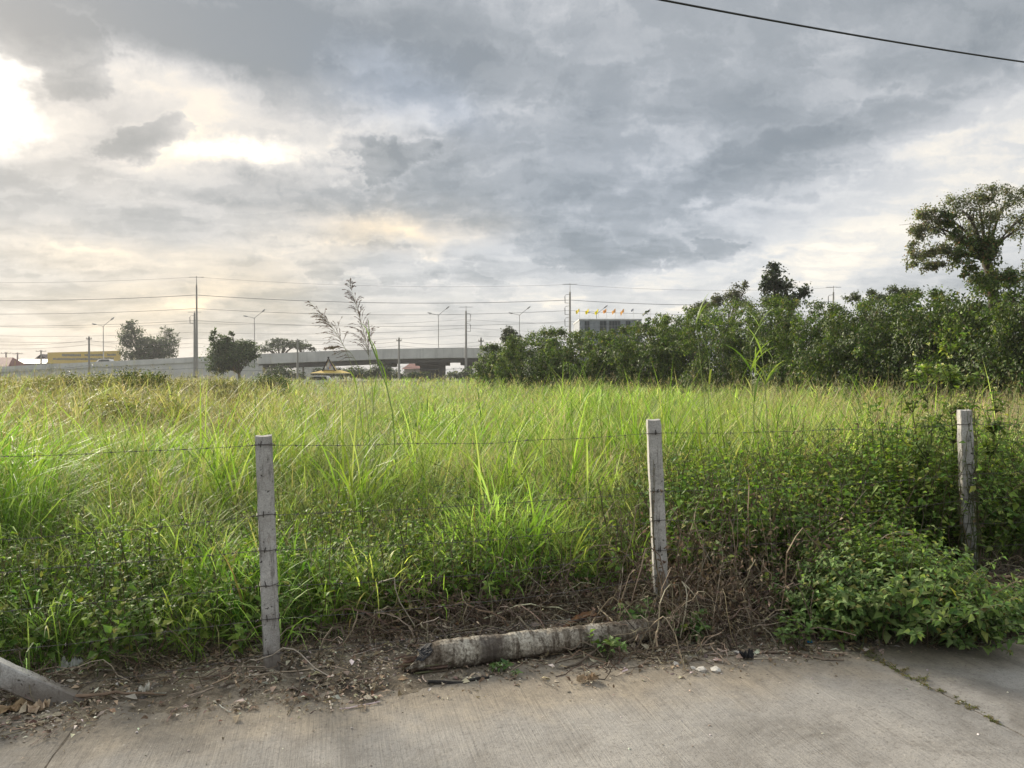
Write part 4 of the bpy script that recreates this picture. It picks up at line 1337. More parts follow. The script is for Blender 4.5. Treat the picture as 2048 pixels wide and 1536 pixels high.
def post_geo(rng, base, top, w, turn, chips=True, nr=46):
    """square concrete post with worn arrises, from base to top"""
    base, top = np.array(base, float), np.array(top, float)
    ax = unit(top - base)
    e1 = np.array([cos(turn), sin(turn), 0.0])
    e1 = unit(e1 - ax * (e1 @ ax))
    e2 = np.cross(ax, e1)
    ln = np.linalg.norm(top - base)
    h = w / 2
    c = 0.007
    sec = []
    for (sx, sy) in ((1, 1), (-1, 1), (-1, -1), (1, -1)):
        a, b_ = (sx * h, sy * (h - c)), (sx * (h - c), sy * h)
        pts = [a, b_] if sx * sy > 0 else [b_, a]
        sec += pts
    sec = np.array(sec)
    # add points in the middle of every face so that the faces are not dead flat
    full = []
    for i in range(8):
        p, q = sec[i], sec[(i + 1) % 8]
        full.append(p)
        if i % 2 == 1:
            full += [p * 0.67 + q * 0.33, p * 0.33 + q * 0.67]
    full = np.array(full)
    m = len(full)
    zs = np.linspace(0, ln, nr)
    V = np.zeros((nr, m, 3))
    for k, z in enumerate(zs):
        n1 = (fbm(full[:, 0] * 40 + z * 9, full[:, 1] * 40 + z * 7 + base[0] * 3, 3) - 0.5) * 0.007
        s = 1 + n1 / h
        if chips:
            cornerness = np.clip((np.abs(full[:, 0]) + np.abs(full[:, 1])) / h - 1.6, 0, 1)
            s = s - cornerness * np.clip(fbm(full[:, 0] * 3 + z * 14, full[:, 1] * 3 + base[0] * 7, 3) - 0.52, 0, 1) * 1.1
        if k >= nr - 2:
            s = s - 0.02 * (k - nr + 3)
        V[k] = base + ax * z + (full[:, :1] * s[:, None]) * e1 + (full[:, 1:] * s[:, None]) * e2
    V[-1] += ax * ((fbm(full[:, 0] * 60, full[:, 1] * 60, 2) - 0.5) * 0.016)[:, None]
    ix = np.arange(nr * m).reshape(nr, m)
    a, b_ = ix[:-1], ix[1:]
    a2, b2 = np.roll(a, -1, 1), np.roll(b_, -1, 1)
    F = np.concatenate([np.stack([a, a2, b2], -1).reshape(-1, 3), np.stack([a, b2, b_], -1).reshape(-1, 3)])
    V = V.reshape(-1, 3)
    V = np.concatenate([V, [V[-m:].mean(0) + ax * 0.003], [V[:m].mean(0)]])
    nt, nb = len(V) - 2, len(V) - 1
    F = np.concatenate([F, [(ix[-1, i], ix[-1, (i + 1) % m], nt) for i in range(m)], [(ix[0, (i + 1) % m], ix[0, i], nb) for i in range(m)]])
    return V, F, e1, e2, ax, ln


fence = thing('barbed_wire_fence', 'barbed wire fence on square grey concrete posts along the field', 'fence', (1.03, 5.25, 0))
HW = [1.30, 0.905, 0.705, 0.505, 0.315, 0.115]
POSTS = [((-3.80, 3.48), -0.03, 1.38, 0.05, None), ((-1.37, 4.37), -0.045, 1.347, 0.28, 'left post with a mud-stained foot in bare dirt'),
         ((1.03, 5.25), -0.062, 1.386, -0.02, 'middle post beside the end of the log'), ((3.69, 6.16), -0.060, 1.41, -0.18, 'right post overgrown with thin vines'),
         ((6.30, 7.08), -0.03, 1.38, 0.4, None)]
WIRE_C = (0.075, 0.066, 0.058)
anchor = []
for i, ((x, y), lean, h, turn, lab) in enumerate(POSTS):
    rng = np.random.default_rng(500 + i)
    z0 = 0.0
    w = 0.092
    V, F, e1, e2, ax, ln = post_geo(rng, (x - lean * 0.12, y, z0 - 0.16), (x + lean, y, z0 + h), w, turn)
    ps = mesh_np('post', V, F, mat=MP, parent=fence, smooth=False)
    if lab:
        ps['label'] = lab
    row = []
    for hw in HW:
        c = np.array([x + lean * hw / h, y, z0 + hw])
        q = w / 2 + 0.004
        # the strand runs across the near face
        fr = unit(np.array([0.35, -0.94, 0]))
        ring = np.array([c + e1 * a_ * q + e2 * b_ * q + np.array([0, 0, rng.normal(0, 0.003)]) for a_, b_ in ((1, 1), (0, 1.03), (-1, 1), (-1.03, 0), (-1, -1), (0, -1.03), (1, -1), (1.03, 0), (1, 1))])
        tie = Geo().add(tubes(ring, 0.0019, (0.06, 0.048, 0.038), 4))
        kn = c - np.array([0, q + 0.006, 0])
        tie.add(tubes([kn + np.array([0, 0, -0.012]), kn, kn + np.array([rng.normal(0, .006), -0.004, 0.016 + rng.random() * 0.014])], 0.0028, (0.05, 0.042, 0.036), 4))
        to = tie.build('wire_tie', MAT['metal'], None, origin=fence.location)
        to.location = (0, 0, 0)
        to.parent = ps
        row.append(c - np.array([0, q, 0]))
    anchor.append(row)
for k in range(6):
    rng = np.random.default_rng(520 + k)
    P = []
    for i in range(len(anchor) - 1):
        a, b_ = anchor[i][k], anchor[i + 1][k]
        t = np.linspace(0, 1, 40)[:, None]
        s = a * (1 - t) + b_ * t
        s[:, 2] -= 4 * rng.uniform(0.012, 0.05) * (t * (1 - t))[:, 0]
        s += np.stack([np.zeros(40), 0.012 * (fbm(t[:, 0] * 5, t[:, 0] * 0 + k + i * 3, 2) - 0.5), 0.02 * (fbm(t[:, 0] * 6 + 9, t[:, 0] * 0 + k + i * 5, 2) - 0.5)], -1) * np.sin(pi * t)
        P.append(s if not P else s[1:])
    P = np.concatenate(P)
    # two strands twisted together
    d = np.concatenate([[0], np.cumsum(np.linalg.norm(np.diff(P, axis=0), axis=1))])
    td = np.linspace(0, d[-1], 620)
    Q = np.stack([np.interp(td, d, P[:, j]) for j in range(3)], -1)
    ph = td * 2 * pi / 0.05
    off = np.stack([0 * ph, np.cos(ph), np.sin(ph)], -1) * 0.0010
    wo = Geo().add(tubes(Q + off, 0.0011, WIRE_C, 3)).add(tubes(Q - off, 0.0011, WIRE_C, 3)).build('wire', MAT['metal'], fence)
    G = Geo()
    for s in np.arange(0.05, d[-1], 0.118):
        c = np.array([np.interp(s, d, P[:, j]) for j in range(3)])
        for q in range(2):
            v = unit(rng.normal(0, 1, 3) * np.array([0.5, 1, 1])) * 0.016
            G.add(tubes([c - v, c + np.array([rng.normal(0, 0.003), 0, 0]), c + v], 0.0011, WIRE_C, 3))
        G.add(tubes([c - np.array([0.006, 0.002, 0]), c + np.array([0.006, 0.002, 0])], 0.0032, WIRE_C, 4))
    bo = G.build('barb', MAT['metal'], None, origin=fence.location)
    bo.location = (0, 0, 0)
    bo['kind'] = 'stuff'
    bo.parent = wo

rng = np.random.default_rng(540)
V, F, *_ = post_geo(rng, (-2.18, 4.03, -0.10), (-3.66, 3.56, 0.86), 0.108, 0.4)
tag(mesh_np('brace_post', V, F, mat=MP, origin=(-2.27, 4.0, 0)), 'thick slanting concrete brace post at the lower left corner', 'post')

# ------------------------------------------------------------------ the fallen palm log
def log_material():
    m, t, b = mat_new('palm_bark')
    tc = t.node('ShaderNodeTexCoord')
    o = tc.outputs['Object']
    sep = t.node('ShaderNodeSeparateXYZ')
    t.link(o, sep.inputs[0])
    ring = t.noise(t.vmath('MULTIPLY', o, (26, 3.0, 3.0)), 1.0, 5, 0.65, 0.2)
    big = t.noise(t.vmath('MULTIPLY', o, (5.0, 2.5, 2.5)), 1.0, 5, 0.6, 0.5)
    fine = t.noise(o, 70, 5, 0.7)
    c = t.ramp(big, [(0.36, (0.090, 0.072, 0.056)), (0.45, (0.25, 0.22, 0.18)), (0.56, (0.42, 0.39, 0.335)), (0.70, (0.56, 0.53, 0.46))])
    c = t.mix(t.math('MULTIPLY', t.mapr(ring, 0.50, 0.60), 0.85), c, (0.11, 0.088, 0.068))
    blot = t.noise(o, 16, 6, 0.7, 0.6)
    c = t.mix(t.math('MULTIPLY', t.mapr(blot, 0.52, 0.62), 0.7), c, (0.10, 0.082, 0.064))
    c = t.mix(1.0, c, t.ramp(fine, [(0.32, (0.42, 0.40, 0.37)), (0.6, (1.15, 1.14, 1.1))]), 'MULTIPLY')
    flake = t.noise(t.vmath('MULTIPLY', o, (30, 12, 12)), 1.0, 6, 0.75)
    c = t.mix(t.math('MULTIPLY', t.mapr(flake, 0.56, 0.60), 0.8), c, (0.075, 0.058, 0.044))
    band = t.math('MULTIPLY', t.mapr(sep.outputs[0], 0.36, 0.40, smooth=True), t.mapr(sep.outputs[0], 0.47, 0.60, 1.0, 0.0, smooth=True))
    c = t.mix(t.math('MULTIPLY', band, 0.75), c, (0.085, 0.072, 0.062))
    mud = t.mapr(t.math('ADD', sep.outputs[2], t.math('MULTIPLY', t.math('SUBTRACT', fine, 0.5), 0.10)), -0.075, 0.0, 0.85, 0.0, smooth=True)
    c = t.mix(mud, c, (0.105, 0.085, 0.065))
    t.link(c, b.inputs['Base Color'])
    b.inputs['Roughness'].default_value = 0.95
    b.inputs['Specular IOR Level'].default_value = 0.15
    bp = t.node('ShaderNodeBump')
    bp.inputs['Strength'].default_value = 0.9
    bp.inputs['Distance'].default_value = 0.012
    t.link(t.math('ADD', fine, t.math('MULTIPLY', ring, 0.9)), bp.inputs['Height'])
    t.link(bp.outputs[0], b.inputs['Normal'])
    return m


LA, LB = np.array([-0.56, 4.36, 0.078]), np.array([0.92, 4.88, 0.076])
lv = LB - LA
LLEN = float(np.linalg.norm(lv))
nr, ns = 190, 56
xs = np.linspace(0, LLEN, nr)
th = np.linspace(0, 2 * pi, ns, endpoint=False)
XX, TH_ = np.meshgrid(xs, th, indexing='ij')
rad = 0.086 - 0.018 * (XX / LLEN)
ringd = np.abs(((XX * 12 + 0.25 * np.sin(TH_ * 2 + XX * 3) + 0.5 * fbm(XX * 3, TH_ * 0 + 2, 2)) % 1) - 0.5) * 2
rad = rad * (1 - 0.085 * smooth01((ringd - 0.72) / 0.28)) + 0.014 * (fbm(XX * 6 + 3, np.cos(TH_) * 2 + 5, 4) - 0.5) + 0.011 * (fbm(XX * 22, np.sin(TH_) * 8 + np.cos(TH_) * 5 + 20, 3) - 0.5)
# the rotten near end narrows towards the top and frays below
front = smooth01((0.16 - XX) / 0.16)
rad = rad * (1 - front * (0.22 + 0.30 * (np.sin(TH_) > 0.2) * np.abs(np.sin(TH_)))) + front * 0.025 * (fbm(XX * 30, TH_ * 6, 3) - 0.5)
shift = -0.14 * front[:, :] * 0
LX = XX - front * (0.07 * np.clip(-np.sin(TH_ + 0.3), -0.4, 1)) + 0
LV = np.stack([LX, rad * np.cos(TH_), rad * 1.0 * np.sin(TH_)], -1)
ix = np.arange(nr * ns).reshape(nr, ns)
a, b_ = ix[:-1], ix[1:]
a2, b2 = np.roll(a, -1, 1), np.roll(b_, -1, 1)
LF = np.concatenate([np.stack([a, b_, b2], -1).reshape(-1, 3), np.stack([a, b2, a2], -1).reshape(-1, 3)])[:, ::-1]
Vl = LV.reshape(-1, 3)
Vl = np.concatenate([Vl, [Vl[:ns].mean(0) + np.array([0.03, 0, 0])], [Vl[-ns:].mean(0)]])
LF = np.concatenate([LF, [(len(Vl) - 2, ix[0, i], ix[0, (i + 1) % ns]) for i in range(ns)], [(len(Vl) - 1, ix[-1, (i + 1) % ns], ix[-1, i]) for i in range(ns)]])
log = mesh_np('palm_log', Vl, LF, mat=log_material(), smooth=True)
log.location = tuple(LA)
log.rotation_euler = (0, -math.asin(lv[2] / LLEN), math.atan2(lv[1], lv[0]))
tag(log, 'fallen palm log with ringed pale bark lying along the road edge', 'log')
# charred cap on the upper part of the near end
sel_r, sel_t = 14, np.where((np.sin(th) > 0.05) & (np.cos(th) < 0.95))[0]
CV = LV[:sel_r][:, sel_t] * np.array([1, 1.018, 1.018]) + np.array([-0.004, 0, 0.0])
rr_ = np.linspace(0, 1, sel_r)[:, None]
kk = np.abs(np.linspace(-1, 1, len(sel_t)))[None, :]
CV[..., 0] -= (0.04 * kk ** 2 + 0.05 * (fbm(rr_ * 0 + 4, np.linspace(0, 7, len(sel_t))[None, :], 3) - 0.3)) * rr_
CV[..., 0] += 0.0
CV[-1] = CV[-1] * np.array([1, 0.975, 0.975])
CV[:, 0] *= np.array([1, 0.97, 0.97])
CV[:, -1] *= np.array([1, 0.97, 0.97])
ix = np.arange(sel_r * len(sel_t)).reshape(sel_r, len(sel_t))
CF = np.stack([ix[:-1, :-1], ix[:-1, 1:], ix[1:, 1:], ix[1:, :-1]], -1).reshape(-1, 4)
ch = mesh_np('charred_end', CV, CF, mat=plain_mat('charcoal', (0.018, 0.018, 0.020), 0.8, 0.5, 60), smooth=False)
ch.parent = log
ch['label'] = 'blackened burnt end of the log'
# splintered fibres under the end
rng = np.random.default_rng(551)
n = 90
p0 = np.stack([rng.uniform(-0.06, 0.10, n), rng.uniform(-0.075, 0.075, n), rng.uniform(-0.085, 0.0, n)], -1)
P = np.stack([p0 + np.array([0.10, 0, 0]), p0, p0 + np.stack([-rng.uniform(0.01, 0.06, n), rng.normal(0, .01, n), rng.normal(-0.01, .012, n)], -1)], 1)
fb = Geo().add(tubes(P, [0.007, 0.006, 0.002], vary(rng, (0.12, 0.085, 0.055), n, 0.35), 4)).build('splinter', MAT['bark'], None, origin=(0, 0, 0))
fb['kind'] = 'stuff'
fb.parent = log

# ------------------------------------------------------------------ plants: generic leafy shoots
def shoots(rng, P, m, L, W, cols, probs, tmin=0.25, rise=0.25, curl=0.2, rosette=0.0, amt=0.22):
    """P (n,k,3) shoot axes; m leaves on each; returns leaf geometry"""
    n, k, _ = P.shape
    t = tmin + (1 - tmin) * (np.arange(m) + 0.5)[None, :] / m + rng.normal(0, 0.02, (n, m))
    t = np.clip(t, 0, 0.999)
    if rosette:
        t = 1 - (1 - t) ** (1 + rosette)
    t = np.clip(t, 0, 0.999)
    f = t * (k - 1)
    i0 = np.floor(f).astype(int)
    fr = (f - i0)[..., None]
    r = np.arange(n)[:, None]
    pos = P[r, i0] * (1 - fr) + P[r, i0 + 1] * fr
    tan = unit(P[r, i0 + 1] - P[r, i0])
    az = (np.arange(m) * 2.4)[None, :] + rng.uniform(0, 2 * pi, (n, 1)) + rng.normal(0, 0.35, (n, m))
    out = np.stack([np.cos(az), np.sin(az), np.zeros_like(az)], -1)
    out = unit(out - tan * (out * tan).sum(-1, keepdims=True))
    axis = unit(out + tan * (rise + rng.normal(0, 0.25, (n, m, 1))) + np.array([0, 0, -0.08]))
    nrm = unit(tan * 0.6 + np.array([0, 0, 0.7]) + rng.normal(0, 0.35, (n, m, 3)))
    sc = np.clip(np.exp(rng.normal(0, 0.25, (n, m))), 0.5, 1.45) * (0.65 + 0.5 * np.sin(pi * np.clip(t, 0, 1) ** 0.8))
    N = n * m
    col = pick(rng, cols, probs, N, amt)
    LL = (L * sc).reshape(N)
    return leaves(rng, pos.reshape(N, 3), axis.reshape(N, 3), nrm.reshape(N, 3), LL, LL * W * np.exp(rng.normal(0, 0.15, N)), col, curl)


def arcs(rng, base, az, length, th0, bend, k=6, wob=0.02):
    """bent axes from base points"""
    n = len(base)
    t = (np.arange(k - 1) + 0.5) / (k - 1)
    ang = th0[:, None] + bend[:, None] * t[None]
    st = (length / (k - 1))[:, None]
    d = np.stack([np.sin(ang) * np.cos(az)[:, None], np.sin(ang) * np.sin(az)[:, None], np.cos(ang)], -1) * st[..., None]
    P = np.zeros((n, k, 3))
    P[:, 1:] = np.cumsum(d + rng.normal(0, wob, d.shape) * st[..., None], 1)
    return P + base[:, None]


WEED = [(0.080, 0.145, 0.030), (0.130, 0.215, 0.044), (0.205, 0.295, 0.064), (0.30, 0.33, 0.09)]


def front_s(x):
    """how far behind the fence line the wall of weeds begins"""
    return np.interp(x, [-6, -1.9, -1.2, -0.6, 0.5, 0.95, 1.3, 3, 6], [0.22, 0.22, 0.30, 0.50, 0.62, 0.42, 0.18, 0.18, 0.25]) + 0.22 * (fbm(np.asarray(x) * 2.3, np.asarray(x) * 0 + 3, 3) - 0.5)


def field_point(rng, n, y0, y1, power=1.0, margin=0.1):
    Y = (rng.uniform(0, 1, n) * (y1 ** power - y0 ** power) + y0 ** power) ** (1 / power)
    X = (rng.uniform(-180, 2230, n) - 1024) / LENS_PX * Y
    s = behind(X, Y)
    ok = s > front_s(X) + margin
    return X[ok], Y[ok], s[ok]


def tall(x, y, s):
    """height of the grass, metres"""
    h = 0.70 + 0.30 * smooth01((s - 0.3) / 2.5) + 0.34 * (fbm(x * 0.45 + 20, y * 0.3 + 3, 3) - 0.5) * 2 + 0.42 * (fbm(x * 1.3, y * 1.0 + 50, 2) - 0.5) * 2
    h = h + 0.40 * smooth01((-x / y - 0.26) / 0.25) * smooth01((y - 14) / 8)
    h = h + 0.42 * (fbm(x * 0.22 + 61, y * 0.14 + 8, 3) - 0.5) * 2 * smooth01((y - 6) / 5)
    dc_, rc_ = cells(x, y, 1.05)
    dome = np.clip(1 - (dc_ / 0.75) ** 2, 0, 1)
    h = h * (0.66 + 0.38 * dome + 0.22 * (rc_ - 0.5))
    return np.clip(h + 0.26 * smooth01((y - 11) / 22), 0.28, 1.62)


FRESH = [(0.185, 0.300, 0.055), (0.265, 0.395, 0.080), (0.385, 0.490, 0.150), (0.105, 0.190, 0.038)]
STRAW = [(0.43, 0.40, 0.23), (0.34, 0.31, 0.17), (0.24, 0.19, 0.105)]


def grass_color(rng, x, y):
    n = len(x)
    r = x / y
    dry = 0.06 + 0.46 * smooth01((r - 0.22) / 0.35) * smooth01((y - 5.8) / 3) + 0.30 * smooth01((-r - 0.12) / 0.35) * smooth01((y - 8) / 8)
    dry = dry + 0.55 * (fbm(x * 0.35 + 7, y * 0.22 + 1, 3) - 0.5) + 0.08 * smooth01((y - 20) / 20)
    d = rng.random(n) < np.clip(dry, 0.03, 0.75)
    cf = pick(rng, FRESH, (0.3, 0.36, 0.22, 0.12), n, 0.16, 0.05)
    cs = pick(rng, STRAW, (0.45, 0.35, 0.2), n, 0.2, 0.05)
    olive = np.clip(smooth01((-r - 0.10) / 0.35) * smooth01((y - 9) / 9), 0, 1)[:, None]
    cf = cf * (1 - olive * np.array([0.15, 0.34, 0.05]))
    return np.where(d[:, None], cs, cf)


def tuft_blades(rng, x, y, s, per, k, wid, lscale=1.0):
    h = tall(x, y, s)
    n = len(x) * per
    i = np.repeat(np.arange(len(x)), per)
    az = rng.uniform(0, 2 * pi, n)
    rr = np.abs(rng.normal(0, 0.09, n))
    up = (rng.random(n) < 0.62) * rng.uniform(0.10, 0.72, n) ** 0.9      # leaves leave the culm at every height
    root = np.stack([x[i] + np.cos(az) * (rr + up * 0.10), y[i] + np.sin(az) * (rr + up * 0.10), h[i] * lscale * up - 0.08 * (up == 0)], -1)
    L = h[i] * lscale * rng.uniform(0.65, 1.35, n) * np.where(up > 0, np.maximum(0.30, 0.85 - 0.70 * up), 1.0)
    th0 = np.abs(rng.normal(0.10, 0.16, n)) + rr * 0.9 + (up > 0) * rng.uniform(0.05, 0.65, n)
    bend = np.clip(rng.gamma(2.6, 0.58, n), 0.05, 2.9)
    kind = smooth01((fbm(x * 0.30 + 3, y * 0.22 + 9, 3) - 0.40) / 0.2)[i]          # broad or fine grass grows in patches
    dcell, rcell = cells(x, y, 1.05)
    wid = wid * (0.45 + 0.60 * kind)
    lodged = rng.random(n) < 0.10
    th0 = np.where(lodged, rng.uniform(0.7, 1.4, n), th0)
    c = grass_color(rng, x, y)[i] * np.exp(rng.normal(0, 0.20, (n, 1)))
    c = c * (0.76 + 0.44 * rcell[i])[:, None] * (1 + (rcell[i] * 7 % 1 - 0.35)[:, None] * np.array([0.22, 0.0, 0.35]))
    c = c * (1 + (1 - kind[:, None]) * np.array([0.10, -0.06, 0.35]))
    dead = (rng.random(n) < 0.09)[:, None]
    c = np.where(dead, pick(rng, STRAW, (0.4, 0.35, 0.25), n), c)
    return blades(rng, root, L, wid * np.exp(rng.normal(0, 0.3, n)), az + rng.normal(0, 0.5, n), th0, bend, c, k)


rng = np.random.default_rng(900)
G = Geo()
X, Y, S = field_point(rng, 2300, 4.2, 11, 1.6, 0.05)
keep = (rng.random(len(X)) < smooth01((S - front_s(X)) / 0.7) * 0.82 + 0.18) & ~((X > 1.05) & (S < 1.4) & (rng.random(len(X)) < 0.8))
X, Y, S = X[keep], Y[keep], S[keep]
G.add(tuft_blades(rng, X, Y, S, 37, 4, 0.0100))
X, Y, S = field_point(rng, 20000, 4.6, 11, 1.6, 0.0)
G.add(tuft_blades(rng, X, Y, S, 1, 3, 0.0065, 0.8))
X, Y, S = field_point(rng, 3400, 10.5, 24, 1.3)
G.add(tuft_blades(rng, X, Y, S, 17, 3, 0.0185))
X, Y, S = field_point(rng, 22000, 10.5, 24, 1.3)
G.add(tuft_blades(rng, X, Y, S, 1, 3, 0.010, 0.95))
X, Y, S = field_point(rng, 3800, 23, 62, 1.2)
G.add(tuft_blades(rng, X, Y, S, 14, 2, 0.025))
X, Y, S = field_point(rng, 2000, 60, 165, 1.1)
G.add(tuft_blades(rng, X, Y, S, 9, 2, 0.07, 1.05))
# long bright arching blades that stand out
X, Y, S = field_point(rng, 520, 4.9, 17, 1.4, 0.5)
n = len(X)
hh = tall(X, Y, S)
G.add(blades(rng, np.stack([X, Y, np.full(n, -0.05)], -1), hh * rng.uniform(1.05, 1.55, n), rng.uniform(0.010, 0.020, n), rng.uniform(0, 2 * pi, n), np.abs(rng.normal(0.1, 0.12, n)), rng.uniform(0.9, 2.7, n), pick(rng, [(0.20, 0.29, 0.045), (0.27, 0.34, 0.09), (0.36, 0.36, 0.16)], (0.5, 0.3, 0.2), n, 0.12), 7))
# big tussocks that stand above the rest
BT = [(1120, 738, 11.0), (1180, 742, 10.2), (1265, 736, 9.6), (1330, 744, 9.0), (1060, 752, 12.5), (980, 760, 11.5), (905, 765, 10.0), (830, 772, 9.0), (640, 770, 10.5), (560, 782, 9.0), (430, 765, 8.2),
      (300, 790, 9.5), (210, 800, 8.4), (120, 805, 8.0), (40, 790, 9.0), (1420, 752, 9.4), (1560, 768, 10.0), (1650, 776, 9.2), (1740, 764, 11.0), (1860, 770, 10.0), (1980, 762, 9.0), (700, 800, 7.6), (1010, 800, 8.0), (1130, 810, 7.6), (480, 820, 7.4), (340, 845, 7.0)]
for (px, py, Yc) in BT:
    q = at(px, py, Yc)
    m = 110
    hh = max(0.8, q[2] + 0.1) * 1.12
    az = rng.uniform(0, 2 * pi, m)
    rt = np.stack([q[0] + rng.normal(0, 0.16, m), Yc + rng.normal(0, 0.16, m), np.full(m, -0.05)], -1)
    G.add(blades(rng, rt, hh * rng.uniform(0.6, 1.1, m), rng.uniform(0.010, 0.021, m), az, np.abs(rng.normal(0.12, 0.12, m)), np.clip(rng.gamma(4.0, 0.42, m), 0.5, 2.9), pick(rng, [(0.20, 0.30, 0.05), (0.29, 0.40, 0.08), (0.42, 0.48, 0.18), (0.11, 0.19, 0.035)], (0.35, 0.3, 0.15, 0.2), m, 0.14), 7))
gr = G.build('grass', MAT['grass'])
tag(gr, 'tall bright green grass filling the field behind the fence', kind='stuff')

# flowering grass stalks with airy brownish heads
G = Geo()
for (cnt, y0, y1, pw, r, nb, hl) in ((3400, 5.4, 14, 1.4, 0.0017, 8, 0.17), (3400, 13, 34, 1.2, 0.0040, 5, 0.25), (1700, 33, 75, 1.1, 0.010, 4, 0.34)):
    X, Y, S = field_point(rng, cnt, y0, y1, pw, 0.5)
    rt = X / Y
    keep = rng.random(len(X)) < np.clip(0.42 + 0.9 * smooth01((-rt - 0.05) / 0.3) + 0.8 * smooth01((rt - 0.15) / 0.3) + 0.5 * smooth01((Y - 14) / 10), 0, 1)
    X, Y, S = X[keep], Y[keep], S[keep]
    n = len(X)
    h = tall(X, Y, S) * rng.uniform(1.0, 1.38, n)
    az = rng.uniform(0, 2 * pi, n)
    P = arcs(rng, np.stack([X, Y, np.full(n, -0.05)], -1), az, h, np.abs(rng.normal(0.05, 0.07, n)), rng.uniform(0, 0.5, n), 5)
    col = pick(rng, [(0.36, 0.33, 0.18), (0.28, 0.22, 0.13), (0.22, 0.27, 0.09)], (0.4, 0.25, 0.35), n)
    G.add(tubes(P, r * np.linspace(1.2, 0.6, 5)[None], col, 2))
    i = np.repeat(np.arange(n), nb)
    m = n * nb
    f = rng.uniform(0.0, 1.0, m)
    pos = P[i, -2] * (1 - f[:, None]) + P[i, -1] * f[:, None]
    G.add(blades(rng, pos, hl * rng.uniform(0.35, 0.9, m) * (1.1 - 0.6 * f), np.full(m, r * 2.1), rng.uniform(0, 2 * pi, m), rng.uniform(0.2, 0.9, m), rng.uniform(0.1, 0.9, m), pick(rng, [(0.34, 0.29, 0.19), (0.27, 0.205, 0.15), (0.42, 0.38, 0.24)], (0.4, 0.25, 0.35), m), 2))
sg = G.build('seeding_grass', MAT['grass'])
tag(sg, 'thin seed-bearing grass stalks with airy brownish heads over the field', kind='stuff')

# broad-leaved weeds along the fence
def weed_band(rng, n, x0, x1, s0, s1, hmin, hmax, m, L, cols, probs, G, GS):
    x = rng.uniform(x0, x1, n)
    s = front_s(x) + s0 + (s1 - s0) * rng.random(n) ** 1.3
    y = fence_y(x) + s / 0.939
    h = rng.uniform(hmin, hmax, n) * (0.75 + 0.5 * fbm(x * 1.7 + 4, y * 1.7, 2)) * np.interp(s - front_s(x), [0, 0.5], [0.75, 1.0])
    az = rng.uniform(0, 2 * pi, n)
    base = np.stack([x, y, np.full(n, -0.02)], -1)
    P = arcs(rng, base, az, h, np.abs(rng.normal(0.1, 0.14, n)), rng.uniform(0, 0.8, n), 5, 0.12)
    GS.add(tubes(P[:, [0, 1, 3, 4]], 0.0032 * np.linspace(1.1, 0.5, 4)[None], pick(rng, [(0.09, 0.075, 0.035), (0.07, 0.09, 0.03), (0.13, 0.09, 0.05)], (1, 1, 1), n), 3))
    G.add(shoots(rng, P, m, L, 0.60, cols, probs, 0.30, 0.25, 0.22))


rng = np.random.default_rng(910)
G, GS = Geo(), Geo()
PB = (0.34, 0.34, 0.24, 0.08)
weed_band(rng, 400, -4.6, 1.1, 0.0, 0.9, 0.35, 0.78, 15, 0.058, WEED, PB, G, GS)
weed_band(rng, 540, -4.6, 1.2, 0.2, 2.0, 0.50, 0.90, 16, 0.045, WEED, PB, G, GS)
weed_band(rng, 2100, 1.25, 5.2, 0.0, 1.7, 0.62, 1.14, 16, 0.062, WEED, PB, G, GS)
weed_band(rng, 420, 3.15, 5.4, -0.1, 0.9, 1.15, 1.55, 18, 0.060, WEED, PB, G, GS)
weed_band(rng, 850, 1.1, 6.6, 1.0, 3.2, 0.8, 1.22, 18, 0.042, [(0.075, 0.125, 0.026), (0.12, 0.175, 0.034), (0.17, 0.21, 0.045), (0.26, 0.25, 0.06)], PB, G, GS)
weed_band(rng, 1300, -5, 5, 1.4, 7.5, 0.5, 0.95, 12, 0.044, [(0.085, 0.14, 0.028), (0.13, 0.19, 0.035), (0.18, 0.22, 0.045)], (0.4, 0.35, 0.25), G, GS)
wl = G.build('weed_leaves', MAT['leaf'])
tag(wl, 'dense broad-leaved green weeds growing along the fence', kind='stuff')
ws = GS.build('weed_stems', MAT['stem'])
tag(ws, 'thin stems of the weeds along the fence', kind='stuff')

# dead brown stalks and vines
def vine_arcs(rng, n, x0, x1, d0, d1, span, peak, k=9):
    """arching dry stems; d0..d1 measured from the fence line"""
    x = rng.uniform(x0, x1, n)
    y = fence_y(x) + rng.uniform(d0, d1, n)
    a = rng.uniform(0, 2 * pi, n)
    ln = rng.uniform(0.35, 1.0, n) * span
    e = np.stack([x + np.cos(a) * ln, y + np.sin(a) * ln * 0.5], -1)
    t = np.linspace(0, 1, k)[None, :]
    pk = peak * rng.gamma(2.0, 0.5, n)[:, None]
    P = np.stack([x[:, None] * (1 - t) + e[:, :1] * t, y[:, None] * (1 - t) + e[:, 1:] * t, 4 * pk * t * (1 - t)], -1)
    P += np.cumsum(rng.normal(0, 0.022, P.shape), 1)
    g0 = verge_z(P[..., 0], P[..., 1])
    P[..., 2] = np.maximum(P[..., 2] + np.maximum(g0, 0), np.maximum(g0, 0) + 0.004)
    return P


